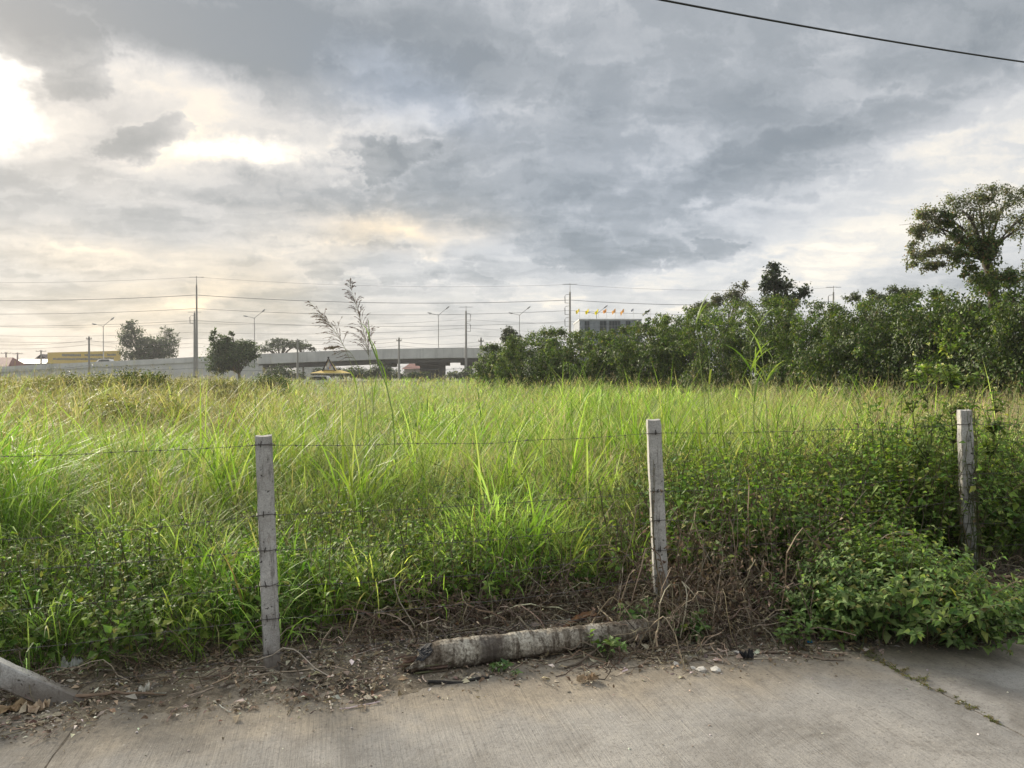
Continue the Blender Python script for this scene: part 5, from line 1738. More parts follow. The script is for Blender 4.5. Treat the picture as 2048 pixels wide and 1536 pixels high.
DRYC = [(0.14, 0.105, 0.070), (0.21, 0.165, 0.112), (0.080, 0.058, 0.040), (0.34, 0.28, 0.19)]
rng = np.random.default_rng(920)
G = Geo()
for (n, x0, x1, d0, d1, span, peak, r) in ((700, -1.0, 1.0, 0.10, 1.0, 0.75, 0.09, 0.0032), (800, 1.02, 2.5, -0.50, 0.7, 0.75, 0.18, 0.0027), (380, 1.05, 2.0, 0.0, 0.6, 0.8, 0.28, 0.0026),
                                         (260, 0.5, 1.9, -0.75, -0.1, 0.5, 0.05, 0.003), (260, 0.72, 1.35, -0.42, 0.0, 0.40, 0.12, 0.0026), (150, 2.3, 4.3, -0.7, 0.4, 0.7, 0.12, 0.0032), (160, -4.2, -1.0, -0.1, 0.5, 0.6, 0.06, 0.0028), (160, 3.4, 6.5, -0.4, 0.5, 0.9, 0.10, 0.0045)):
    P = vine_arcs(rng, n, x0, x1, d0, d1, span, peak)
    G.add(tubes(P, r * np.exp(rng.normal(0, 0.35, (n, 1))), pick(rng, DRYC, (0.35, 0.28, 0.22, 0.15), n), 3))
# upright dry stalks, many leaning
for (n, x0, x1, d0, d1, h0, h1) in ((120, -4.3, 1.0, 0.25, 1.0, 0.3, 0.8), (170, 1.05, 2.4, -0.1, 0.9, 0.35, 0.9), (90, 2.4, 5.5, 0.0, 0.9, 0.4, 1.1), (60, -0.8, 1.0, 0.3, 1.0, 0.3, 0.9)):
    x = rng.uniform(x0, x1, n)
    y = fence_y(x) + rng.uniform(d0, d1, n) + np.where(x < 1, 0.15, 0)
    P = arcs(rng, np.stack([x, y, np.zeros(n)], -1), rng.uniform(0, 2 * pi, n), rng.uniform(h0, h1, n), np.abs(rng.normal(0.2, 0.28, n)), rng.normal(0, 0.5, n), 7, 0.16)
    G.add(tubes(P, 0.0030 * np.exp(rng.normal(0, 0.3, (n, 1))) * np.linspace(1.2, 0.5, 7)[None], pick(rng, DRYC, (0.34, 0.28, 0.26, 0.12), n), 3))
dv = G.build('dead_vines', MAT['stem'])
tag(dv, 'tangle of dead brown vines and stalks round the middle post', kind='stuff')
# shrivelled leaves hanging in the tangle
n = 11000
P = np.concatenate([vine_arcs(rng, n // 4, 1.05, 2.6, -0.5, 0.8, 0.7, 0.25), vine_arcs(rng, n // 10, -0.9, 1.1, 0.2, 1.0, 0.6, 0.12)])
pos = P[:, 1:8:2].reshape(-1, 3)
n = len(pos)
dl = Geo().add(leaves(rng, pos, rng.normal(0, 1, (n, 3)) + np.array([0, 0, -0.7]), rng.normal(0, 1, (n, 3)), rng.uniform(0.02, 0.06, n), rng.uniform(0.008, 0.026, n), pick(rng, DRYC, (0.4, 0.25, 0.3, 0.05), n), 0.4)).build('withered_leaves', MAT['dry'])
tag(dl, 'withered brown leaves hanging in the dead vines', kind='stuff')

# ------------------------------------------------------------------ single plants
def plant(name, label, cat, base, P, m, L, cols, probs, seed, group=None, sr=0.004, W=0.55, tmin=0.2, rise=0.3, rosette=0.0, curl=0.2):
    rng = np.random.default_rng(seed)
    root = thing(name, label, cat, base, group)
    Geo().add(shoots(rng, P, m, L, W, cols, probs, tmin, rise, curl, rosette)).build('leaves', MAT['leaf'], root)
    sc_ = pick(rng, [(0.07, 0.085, 0.03), (0.10, 0.085, 0.04)], (1, 1), len(P))
    if len(P) <= 30:
        for q in range(len(P)):
            Geo().add(tubes(P[q:q + 1], sr * np.linspace(1.2, 0.45, P.shape[1])[None], sc_[q], 4)).build('stem', MAT['stem'], root)
    else:
        st = Geo().add(tubes(P, sr * np.linspace(1.2, 0.45, P.shape[1])[None], sc_, 4)).build('stem', MAT['stem'], root)
        st['kind'] = 'stuff'
    return root


BUSHC = [(0.120, 0.195, 0.062), (0.170, 0.250, 0.085), (0.24, 0.315, 0.115), (0.075, 0.130, 0.042)]
rng = np.random.default_rng(930)
# the bush spilling on to the road: a mound with a long tail to the right
cx, cy_ = on_ground(1800, 1276)[:2]
n = 620
ang = rng.uniform(0, 2 * pi, n)
rr = np.sqrt(rng.random(n))
bx = cx + 0.12 + np.cos(ang) * rr * 0.48
by = cy_ + 0.10 + np.sin(ang) * rr * 0.30
dome = (0.52 * np.exp(-((bx - cx) / 0.30) ** 2) + 0.17) * (0.75 + 0.4 * rng.random(n))
P1 = arcs(rng, np.stack([bx, by, np.full(n, 0.0)], -1), np.arctan2(by - cy_, bx - cx) + rng.normal(0, 0.7, n), dome, np.abs(rng.normal(0.12, 0.2, n)) + rr * 0.45, rng.uniform(0, 0.9, n), 6, 0.08)
n = 480
f = rng.random(n)
bx = cx + 0.15 + f * 1.75
by = cy_ + 0.18 + f * 0.38 + rng.normal(0, 0.16, n)
P2 = arcs(rng, np.stack([bx, by, np.full(n, 0.0)], -1), rng.normal(-0.6, 1.1, n), (0.34 - 0.13 * f) * rng.uniform(0.5, 1.2, n), rng.uniform(0.2, 0.9, n), rng.uniform(0.2, 1.1, n), 6, 0.08)
n = 200
bx = cx - 0.12 - rng.random(n) * 0.5
by = cy_ + 0.15 + rng.normal(0, 0.13, n)
P3 = arcs(rng, np.stack([bx, by, np.full(n, 0.0)], -1), rng.uniform(0, 2 * pi, n), rng.uniform(0.15, 0.42, n), rng.uniform(0.1, 0.7, n), rng.uniform(0.1, 0.9, n), 6, 0.08)
P = np.concatenate([P1, P2, P3])
P[..., 2] = np.maximum(P[..., 2], 0.02)
plant('spreading_bush', 'leafy green bush spilling out over the concrete on the right', 'bush', (cx, cy_, 0), P, 19, 0.054, BUSHC + [(0.30, 0.29, 0.09), (0.20, 0.15, 0.07)], (0.32, 0.32, 0.20, 0.10, 0.04, 0.02), 931, sr=0.0036, W=0.56, rosette=0.5)

# tall weeds with small flowers beside the right post
rng = np.random.default_rng(935)
bx0, by0 = 3.66, 6.25
spec = [(1885, 690, 'tall flowering weed with a branching top left of the right post', 3), (1915, 668, 'tallest flowering weed, rising right over the right post', 4), (1950, 712, 'leafy weed with pale buds right of the right post', 3),
        (1832, 712, 'thin weed with white flower tufts farther left of the right post', 2), (1985, 780, 'bushy weed with dry stems at the right edge beside the post', 5)]
for i, (px, py, lab, nb) in enumerate(spec):
    tip = at(px, py, 6.35 + 0.1 * i)
    base = np.array([tip[0] + rng.uniform(-0.1, 0.1), tip[1] + 0.05, -0.02])
    t = np.linspace(0, 1, 9)[None, :, None]
    main = base + (tip - base) * t + np.cumsum(rng.normal(0, 0.015, (1, 9, 3)), 1)
    br = []
    for q in range(nb * 8):
        f = rng.uniform(0.3, 0.95)
        s0 = main[0, int(f * 8)]
        br.append(arcs(rng, s0[None], np.array([rng.uniform(0, 2 * pi)]), np.array([rng.uniform(0.12, 0.42) * (1.15 - 0.5 * f)]), np.array([rng.uniform(0.4, 1.0)]), np.array([-0.3]), 9, 0.1))
    P = np.concatenate([main] + br)
    w = plant('flowering_weed', lab, 'weed', (base[0], base[1], 0), P, 14, 0.058, [(0.12, 0.18, 0.05), (0.17, 0.235, 0.07), (0.23, 0.28, 0.10)], (0.4, 0.4, 0.2), 936 + i, 'tall weeds round the right post', sr=0.0045, W=0.5, tmin=0.15)
    ends = P[:, -1][rng.random(len(P)) < 0.45] if i != 4 else P[:2, -1]
    for e_ in ends:
        k = 12
        ps_ = e_ + rng.normal(0, 0.008, (k, 3))
        Geo().add(leaves(rng, ps_, rng.normal(0, 1, (k, 3)) + np.array([0, 0, 0.6]), rng.normal(0, 1, (k, 3)), 0.016, 0.010, pick(rng, [(0.66, 0.66, 0.54), (0.55, 0.55, 0.25)], (0.6, 0.4), k, 0.1))).build('flower', MAT['leaf'], w)
# thin vines climbing the right post
P = []
for q in range(18):
    z = np.linspace(0.0, rng.uniform(0.7, 1.5), 14)
    ph = rng.uniform(0, 2 * pi) + z * rng.uniform(-3, 3)
    P.append(np.stack([3.69 - 0.045 * z + np.cos(ph) * 0.075 + rng.normal(0, 0.008, 14), 6.16 - np.abs(np.sin(ph)) * 0.075 + rng.normal(0, 0.005, 14), z], -1))
P = np.array(P)
plant('climbing_vine', 'thin dark vine climbing the overgrown right post', 'vine', (3.69, 6.1, 0), P, 12, 0.050, [(0.10, 0.15, 0.045), (0.15, 0.20, 0.06), (0.12, 0.09, 0.05)], (0.4, 0.3, 0.3), 945, sr=0.0042, tmin=0.1)
# a dry vine up the edge of the middle post
z = np.linspace(0.1, 1.12, 16)
P = np.stack([1.03 - 0.045 * z - 0.036 + 0.012 * np.sin(z * 7), 5.25 - 0.062 + 0 * z, z], -1)[None]
plant('dry_vine', 'dry brown vine stem clinging to the middle post', 'vine', (1.0, 5.19, 0), np.concatenate([P, P + np.array([0.01, 0, -0.05]) * np.linspace(0, 1, 16)[None, :, None]]), 9, 0.028, [(0.10, 0.065, 0.04), (0.16, 0.11, 0.07)], (1, 1), 946, sr=0.0035, tmin=0.3, curl=0.5)

# seedlings about the log
for i, (px, py, h, k, L, lab) in enumerate([(1290, 1268, 0.20, 9, 0.085, 'light green seedling where the log meets the middle post'), (1212, 1318, 0.15, 6, 0.065, 'small green seedling growing in front of the log'),
                                           (1385, 1285, 0.17, 8, 0.075, 'leafy seedling in the dead vines right of the middle post'), (1345, 1262, 0.16, 6, 0.07, 'pale seedling at the foot of the middle post'),
                                           (1585, 1300, 0.2, 12, 0.06, 'small green weed at the road edge left of the spreading bush'), (1015, 1345, 0.05, 5, 0.04, 'tiny green sprout under the belly of the log')]):
    rng = np.random.default_rng(950 + i)
    g = on_ground(px, py)
    b = np.stack([g[0] + rng.normal(0, 0.05, k), g[1] + rng.normal(0, 0.03, k), np.full(k, 0.0)], -1)
    P = arcs(rng, b, rng.uniform(0, 2 * pi, k), rng.uniform(0.6, 1.2, k) * h, rng.uniform(0, 0.5, k), rng.uniform(0, 0.5, k), 6, 0.08)
    plant('seedling', lab, 'seedling', (g[0], g[1], 0), P, 7, L, [(0.10, 0.17, 0.055), (0.15, 0.22, 0.075)], (0.5, 0.5), 951 + i, None, 0.003, 0.55, 0.35, 0.35, 0.6)
rng = np.random.default_rng(960)
# dry weeds rooted in the joint on the right
n = 70
u = 2.219 + rng.normal(0, 0.012, n)
w_ = -rng.uniform(-0.1, 1.0, n) ** 1.0
jx, jy = xy(u, w_)
jr = thing('joint_weed', 'dry trailing weed growing in the slab joint below the bush', 'weed', (float(jx.mean()), float(jy.mean()), 0))
P = arcs(rng, np.stack([jx, jy, np.full(n, -0.01)], -1), rng.uniform(0, 2 * pi, n), rng.uniform(0.03, 0.10, n) * (1.25 + np.clip(w_, -1, 0)), rng.uniform(0.9, 1.4, n), rng.uniform(0, 0.4, n), 5, 0.1)
Geo().add(tubes(P, 0.0014, pick(rng, [(0.16, 0.14, 0.07), (0.09, 0.10, 0.035)], (1, 1), n), 3)).build('stem', MAT['stem'], jr)['kind'] = 'stuff'
Geo().add(shoots(rng, P, 7, 0.016, 0.5, [(0.12, 0.14, 0.05), (0.20, 0.17, 0.09)], (0.5, 0.5), 0.2)).build('leaves', MAT['leaf'], jr)

# the reeds in front of the skyline
def reed(label, Yr, pxs, nbr, seed, spread_, col=(0.165, 0.120, 0.112), leafs=2):
    """pxs: picture points from the foot to the tip; the last three carry the open seed head"""
    rng = np.random.default_rng(seed)
    pts = np.array([at(px, py, Yr) for px, py in pxs])
    pts[0, 2] = -0.05
    tt = np.linspace(0, 1, len(pts))
    ts = np.linspace(0, 1, 30)
    # smooth curve
    co = [np.polyfit(tt, pts[:, j], min(3, len(pts) - 1)) for j in range(3)]
    C_ = np.stack([np.polyval(c, ts) for c in co], -1)
    root = thing('reed', label, 'reed', (C_[0, 0], C_[0, 1], -0.05), 'reeds rising over the grass')
    Geo().add(tubes(C_, 0.0042 * np.linspace(1.2, 0.22, 30), (0.27, 0.29, 0.12), 5)).build('stem', MAT['stem'], root)
    f = rng.uniform(0.60, 0.99, nbr)
    p0 = np.stack([np.interp(f, ts, C_[:, j]) for j in range(3)], -1)
    tan = unit(C_[-1] - C_[18])
    th0 = rng.uniform(0.25, 0.75, nbr)
    ln = spread_ * (1.15 - 0.95 * (f - 0.6) / 0.4) * rng.uniform(0.6, 1.1, nbr)
    az = rng.uniform(0, 2 * pi, nbr)
    out = np.stack([np.cos(az), np.sin(az), 0 * az], -1)
    d0 = unit(tan[None] * np.cos(th0)[:, None] + out * np.sin(th0)[:, None])
    k = 7
    t = np.linspace(0, 1, k)[None, :, None]
    P = p0[:, None] + d0[:, None] * ln[:, None, None] * t + np.array([0, 0, -1.0]) * (ln[:, None, None] * 0.42) * t ** 2
    Gh = Geo().add(tubes(P, 0.0013, (0.16, 0.12, 0.09), 3))
    m = 10
    tq = rng.uniform(0.15, 1.0, (nbr, m))
    fi = tq * (k - 1)
    i0 = np.minimum(fi.astype(int), k - 2)
    fr = (fi - i0)[..., None]
    r_ = np.arange(nbr)[:, None]
    pos = P[r_, i0] * (1 - fr) + P[r_, i0 + 1] * fr
    tn = unit(P[r_, i0 + 1] - P[r_, i0])
    N = nbr * m
    Gh.add(leaves(rng, pos.reshape(N, 3), (tn + rng.normal(0, 0.25, (nbr, m, 3))).reshape(N, 3), rng.normal(0, 1, (N, 3)), rng.uniform(0.022, 0.036, N), rng.uniform(0.005, 0.008, N), vary(rng, col, N, 0.25), 0.05))
    Gh.build('seed_head', MAT['dry'], root)
    for q in range(leafs):
        j = int(rng.uniform(6, 17))
        Geo().add(blades(rng, C_[j:j + 1], np.array([rng.uniform(0.35, 0.7)]), np.array([0.016]), np.array([rng.uniform(0, 2 * pi)]), np.array([0.3]), np.array([rng.uniform(0.6, 1.8)]), np.array([[0.17, 0.25, 0.05]]), 7)).build('leaf', MAT['grass'], root)
    return root


reed('tall reed with a full dark seed head against the sky', 8.6, [(752, 1000), (748, 860), (742, 760), (728, 660), (697, 562)], 90, 970, 0.40)
reed('reed leaning left with a sparse pale seed head', 8.8, [(735, 1000), (722, 840), (704, 740), (668, 655), (618, 604)], 56, 971, 0.36, (0.20, 0.145, 0.12))
reed('short reed with a drooping brown seed head before the bridge', 8.4, [(745, 1000), (735, 850), (722, 755), (690, 690), (655, 700)], 26, 972, 0.22, (0.20, 0.15, 0.11))
# thick green stalk beside the reeds
Yr = 8.0
P = np.array([at(px, py, Yr) for px, py in ((800, 1000), (786, 830), (774, 775), (756, 722), (739, 680), (737, 640))])
P[0, 2] = -0.05
gs = thing('green_stalk', 'thick upright green stalk right of the reed seed heads', 'grass stalk', (P[0, 0], Yr, -0.05))
Geo().add(tubes(P, [0.006, 0.006, 0.006, 0.010, 0.007, 0.003], (0.22, 0.32, 0.08), 6)).build('stem', MAT['stem'], gs)
rng = np.random.default_rng(975)
for j, L_ in ((2, 0.5), (3, 0.35), (4, 0.3), (1, 0.6)):
    Geo().add(blades(rng, P[j:j + 1], np.array([L_]), np.array([0.014]), np.array([rng.uniform(0, 6.28)]), np.array([0.15]), np.array([rng.uniform(0.3, 1.9)]), np.array([[0.17, 0.26, 0.05]]), 7)).build('leaf', MAT['grass'], gs)

# clump of tall bright grass before the thicket
def grass_clump(label, px, Yc, tops, nbl, seed, Lmax=1.5):
    rng = np.random.default_rng(seed)
    b = at(px, 760, Yc)
    root = thing('grass_clump', label, 'grass clump', (b[0], Yc, -0.05), 'tall bright grass clumps standing over the field')
    for (tx, ty) in tops:
        tp = at(tx, ty, Yc + rng.normal(0, 0.15))
        s0 = np.array([b[0] + rng.normal(0, 0.12) + (tp[0] - b[0]) * 0.4, Yc, -0.05])
        t = np.linspace(0, 1, 8)[:, None]
        C_ = s0 * (1 - t) + tp * t
        C_[:, 0] += 0.05 * np.sin(t[:, 0] * pi) * rng.normal(0, 1)
        Geo().add(tubes(C_, 0.007 * np.linspace(1.1, 0.35, 8), (0.17, 0.23, 0.055), 5)).build('stem', MAT['stem'], root)
        m = 7
        j = rng.integers(3, 8, m)
        for jj in j:
            Geo().add(blades(rng, C_[jj:jj + 1], rng.uniform(0.3, 0.62, 1), rng.uniform(0.018, 0.028, 1), rng.choice([0.1, 3.0, 0.4, 2.7, 5.0], 1) + rng.normal(0, 0.3, 1), rng.uniform(0.25, 0.6, 1), rng.uniform(0.5, 2.0, 1), pick(rng, [(0.20, 0.29, 0.06), (0.28, 0.35, 0.11)], (0.6, 0.4), 1, 0.1), 8)).build('leaf', MAT['grass'], root)
    az = rng.uniform(0, 2 * pi, nbl)
    rt = np.stack([b[0] + rng.normal(0, 0.22, nbl), Yc + rng.normal(0, 0.2, nbl), np.full(nbl, -0.05)], -1)
    Geo().add(blades(rng, rt, rng.uniform(0.7, 1.0, nbl) * Lmax, rng.uniform(0.016, 0.028, nbl), az, np.abs(rng.normal(0.12, 0.12, nbl)), rng.uniform(0.3, 2.4, nbl), pick(rng, [(0.17, 0.25, 0.04), (0.24, 0.31, 0.07), (0.34, 0.36, 0.15)], (0.45, 0.35, 0.2), nbl, 0.12), 9)).build('blades', MAT['grass'], root)['kind'] = 'stuff'


grass_clump('tall grass clump with upright canes before the dark thicket', 1500, 8.6, [(1518, 652), (1500, 690), (1512, 700), (1545, 715)], 46, 980, 1.75)
grass_clump('arching bright grass clump left of the upright canes', 1410, 8.4, [(1392, 645), (1420, 720)], 34, 981, 1.65)
grass_clump('wide arching grass clump near the thicket middle', 1230, 8.8, [], 60, 982, 1.6)
grass_clump('bright grass clump before the low pole beside the reeds', 880, 8.0, [], 50, 983, 1.35)
grass_clump('dark green grass clump left of the reed stalks', 640, 9.4, [], 80, 984, 1.35)
grass_clump('arching grass clump at the left below the brown mound', 330, 9.0, [], 44, 985, 1.3)

# ------------------------------------------------------------------ litter on the verge
def scatter(rng, n, x0, x1, w0, w1, dens=None):
    x = rng.uniform(x0, x1, n)
    u = (x - EO[0]) / EU[0]
    w = rng.uniform(w0, w1, n)
    X, Y = xy(u, w)
    if dens is not None:
        k = rng.random(n) < dens(X, Y)
        X, Y = X[k], Y[k]
    z = np.maximum(verge_z(X, Y), 0.0)
    return X, Y, z


rng = np.random.default_rng(990)
LIT = [(0.34, 0.275, 0.195), (0.22, 0.165, 0.11), (0.46, 0.40, 0.30), (0.115, 0.082, 0.055), (0.58, 0.53, 0.44)]
fall = lambda X, Y: np.clip((uw(X, Y)[1] + 0.16) / 0.30, 0.012, 1) * (0.3 + 1.1 * (fbm(X * 2.2 + 5, Y * 2.2, 3) > 0.47))
G = Geo()
for (n, a, b_, wd) in ((40000, 0.008, 0.030, 0.42), (6500, 0.030, 0.070, 0.40)):
    X, Y, z = scatter(rng, n, -4.6, 5.2, -0.34, 1.25, fall)
    m = len(X)
    L = rng.uniform(a, b_, m)
    G.add(leaves(rng, np.stack([X, Y, z + 0.003 + rng.random(m) * 0.012], -1), np.stack([rng.normal(0, 1, m), rng.normal(0, 1, m), rng.normal(0.05, 0.22, m)], -1), rng.normal(0, 0.35, (m, 3)) + np.array([0, 0, 1]), L, L * rng.uniform(0.25, wd + 0.2, m), pick(rng, LIT, (0.28, 0.26, 0.18, 0.2, 0.08), m, 0.25), 0.25))
o = G.build('leaf_litter', MAT['dry'])
tag(o, 'small dead leaves and chips strewn over the dirt strip', kind='stuff')
G = Geo()
X, Y, z = scatter(rng, 2600, -4.6, 5.2, -0.25, 1.2, fall)
m = len(X)
a_ = rng.uniform(0, 2 * pi, m)
ln = rng.gamma(2.0, 0.035, m) + 0.02
t = np.linspace(-0.5, 0.5, 5)[None, :]
P = np.stack([X[:, None] + np.cos(a_)[:, None] * ln[:, None] * t, Y[:, None] + np.sin(a_)[:, None] * ln[:, None] * t, (z + 0.007)[:, None] + 0 * t], -1) + np.cumsum(rng.normal(0, 0.0035, (m, 5, 3)), 1)
G.add(tubes(P, 0.0019 * np.exp(rng.normal(0, 0.4, (m, 1))), pick(rng, LIT, (0.3, 0.3, 0.15, 0.25, 0.05), m), 4))
o = G.build('twig_litter', MAT['stem'])
tag(o, 'thin broken twigs strewn over the dirt strip', kind='stuff')


def stones(rng, X, Y, z, r, col):
    """small angular lumps"""
    n = len(X)
    t_ = (1 + 5 ** 0.5) / 2
    base = unit(np.array([(-1, t_, 0), (1, t_, 0), (-1, -t_, 0), (1, -t_, 0), (0, -1, t_), (0, 1, t_), (0, -1, -t_), (0, 1, -t_), (t_, 0, -1), (t_, 0, 1), (-t_, 0, -1), (-t_, 0, 1)]))
    tri = np.array([(0, 11, 5), (0, 5, 1), (0, 1, 7), (0, 7, 10), (0, 10, 11), (1, 5, 9), (5, 11, 4), (11, 10, 2), (10, 7, 6), (7, 1, 8), (3, 9, 4), (3, 4, 2), (3, 2, 6), (3, 6, 8), (3, 8, 9), (4, 9, 5), (2, 4, 11), (6, 2, 10), (8, 6, 7), (9, 8, 1)])
    V = base[None] * (1 + rng.normal(0, 0.16, (n, 12, 1))) * (np.asarray(r)[:, None, None]) * np.stack([rng.uniform(0.8, 1.4, n), rng.uniform(0.7, 1.2, n), rng.uniform(0.45, 0.8, n)], -1)[:, None]
    a = rng.uniform(0, 2 * pi, n)
    ca, sa = np.cos(a)[:, None], np.sin(a)[:, None]
    V = np.stack([V[..., 0] * ca - V[..., 1] * sa, V[..., 0] * sa + V[..., 1] * ca, V[..., 2]], -1)
    V += np.stack([X, Y, z], -1)[:, None]
    F = ((np.arange(n) * 12)[:, None, None] + tri[None]).reshape(-1, 3)
    return V.reshape(-1, 3), F, np.repeat(col, 12, axis=0)


STC = [(0.27, 0.235, 0.19), (0.18, 0.152, 0.118), (0.42, 0.385, 0.33), (0.10, 0.083, 0.068)]
G = Geo()
X, Y, z = scatter(rng, 5600, -4.6, 5.0, -0.30, 1.3, lambda X, Y: np.clip((uw(X, Y)[1] + 0.10) / 0.30, 0.015, 1) * (0.25 + 0.9 * (fbm(X * 2.6 + 31, Y * 2.6, 3) > 0.48)))
m = len(X)
G.add(stones(rng, X, Y, z, rng.gamma(2.2, 0.0028, m) + 0.002, pick(rng, STC, (0.38, 0.34, 0.07, 0.21), m)))
# pebbly patch behind the log
m = 1500
cxy = on_ground(1060, 1262)
X = cxy[0] + rng.normal(0, 0.30, m)
Y = cxy[1] + rng.normal(0, 0.13, m)
G.add(stones(rng, X, Y, np.maximum(verge_z(X, Y), 0), rng.gamma(2.5, 0.003, m) + 0.003, pick(rng, STC, (0.45, 0.3, 0.13, 0.12), m)))
o = G.build('pebbles', MAT['stone'])
tag(o, 'pale pebbles and crumbs in the dirt strip', kind='stuff')
# fine grit on the slabs
X, Y, z = scatter(rng, 900, -3.2, 4.2, -1.6, -0.1, lambda X, Y: 0.25 + 0 * X)
m = len(X)
o = Geo().add(stones(rng, X, Y, z + 0.001, rng.gamma(2, 0.0013, m) + 0.001, pick(rng, STC + [(0.62, 0.6, 0.56)], (0.3, 0.2, 0.2, 0.1, 0.2), m))).build('grit', MAT['stone'])
tag(o, 'scattered pale grit on the concrete road', kind='stuff')


def vz(x, y):
    return float(max(verge_z(np.array([x]), np.array([y]))[0], 0.0))


def stick(name, label, pa, pb, r0, r1, col, cat, bend=0.01, lift=(0.0, 0.0), mat='bark', flat=1.0, seed=1, group=None):
    rng = np.random.default_rng(seed)
    a, b_ = on_ground(*pa), on_ground(*pb)
    a[2] = vz(a[0], a[1]) + r0 * 0.9 + lift[0]
    b_[2] = vz(b_[0], b_[1]) + r1 * 0.9 + lift[1]
    k = 14
    t = np.linspace(0, 1, k)[:, None]
    P = a * (1 - t) + b_ * t + np.cumsum(rng.normal(0, bend * 0.25, (k, 3)), 0) * np.sin(pi * t)
    R = (r0 * (1 - t) + r1 * t)[:, 0] * (1 + rng.normal(0, 0.10, k))
    V, F, C = tubes(P, R, np.array(col), 8, cap=True)
    C = np.clip(C * np.exp(rng.normal(0, 0.18, (len(C), 1))), 0.004, 1)
    if flat != 1.0:
        mid = np.repeat(P, 8, axis=0)
        V[:, 2] = mid[:, 2] + (V[:, 2] - mid[:, 2]) * flat
    o = Geo().add((V, F, C)).build(name, MAT[mat], origin=a)
    return tag(o, label, cat, group)


stick('wooden_stick', 'long flat brown stick at the foot of the brace post', (82, 1408), (332, 1394), 0.016, 0.007, (0.17, 0.115, 0.075), 'stick', 0.02, (0.012, 0), flat=0.6, seed=2)
stick('charred_stick', 'blackened stick lying in front of the log', (856, 1369), (978, 1357), 0.011, 0.007, (0.022, 0.020, 0.018), 'stick', 0.02, seed=3)
stick('twig', 'thin grey twig standing slanted behind the brace post', (150, 1330), (183, 1316), 0.004, 0.002, (0.2, 0.17, 0.13), 'twig', 0.02, (0, 0.06), seed=4)
stick('twig', 'short dark twig in the dirt between brace and left post', (385, 1390), (415, 1370), 0.005, 0.003, (0.13, 0.10, 0.07), 'twig', 0.02, seed=5)
stick('twig', 'pale twig behind the foot of the left post', (592, 1273), (618, 1293), 0.005, 0.003, (0.42, 0.35, 0.24), 'twig', 0.02, (0.03, 0), seed=6)
stick('cane', 'pale broken cane leaning in the dead vines right of the middle post', (1432, 1258), (1462, 1205), 0.006, 0.012, (0.46, 0.40, 0.28), 'cane', 0.015, (0.0, 0.0), seed=7)
stick('cane', 'pale thin cane lying across the far side of the log', (1195, 1244), (1225, 1274), 0.006, 0.005, (0.42, 0.34, 0.22), 'cane', 0.015, (0.10, 0.09), seed=8)
stick('cane', 'dark branch on the ground between log and dead vines', (1130, 1338), (1260, 1305), 0.008, 0.006, (0.11, 0.085, 0.06), 'branch', 0.04, (0, 0.06), seed=9)
# palm frond stalks heaped at the right edge
for i, (pa, pb, lab) in enumerate([((1962, 1186), (2110, 1163), 'topmost dry palm stalk of the heap at the right edge'), ((1968, 1192), (2120, 1196), 'middle dry palm stalk of the heap at the right edge'),
                                   ((1985, 1207), (2105, 1172), 'slanting dry palm stalk of the heap at the right edge'), ((1955, 1200), (2090, 1212), 'lowest dry palm stalk of the heap at the right edge')]):
    stick('palm_stalk', lab, pa, pb, 0.020, 0.012, (0.27, 0.185, 0.115), 'palm stalk', 0.04, (0.03 + 0.02 * (3 - i), 0.06), flat=0.6, seed=20 + i, group='dry palm stalks in a heap')
# husk sheath behind the log
rng = np.random.default_rng(31)
a, b_ = on_ground(1128, 1262), on_ground(1228, 1256)
k, q = 16, 7
t = np.linspace(0, 1, k)[:, None]
v_ = np.linspace(-1, 1, q)[None, :]
wv = 0.045 * np.sin(pi * np.clip(t * 0.9 + 0.05, 0, 1)) ** 0.6
D = unit((b_ - a)[None])[0]
Nn = np.array([-D[1], D[0], 0])
V = (a * (1 - t) + b_ * t)[:, None] + (wv * v_)[..., None] * Nn
V[..., 2] = verge_z(V[..., 0], V[..., 1]) + 0.022 + 0.030 * np.abs(v_) ** 2 * np.sin(pi * t) + 0.05 * np.sin(pi * t) + 0.006 * rng.normal(0, 1, (k, q))
ix = np.arange(k * q).reshape(k, q)
FF = np.stack([ix[:-1, :-1], ix[:-1, 1:], ix[1:, 1:], ix[1:, :-1]], -1).reshape(-1, 4)
o = mesh_np('palm_sheath', V, FF, vary(rng, (0.21, 0.115, 0.065), k * q, 0.2), MAT['dry'], origin=a)
o.modifiers.new('thickness', 'SOLIDIFY').thickness = 0.006
tag(o, 'curled red-brown palm sheath lying behind the log', 'palm sheath')


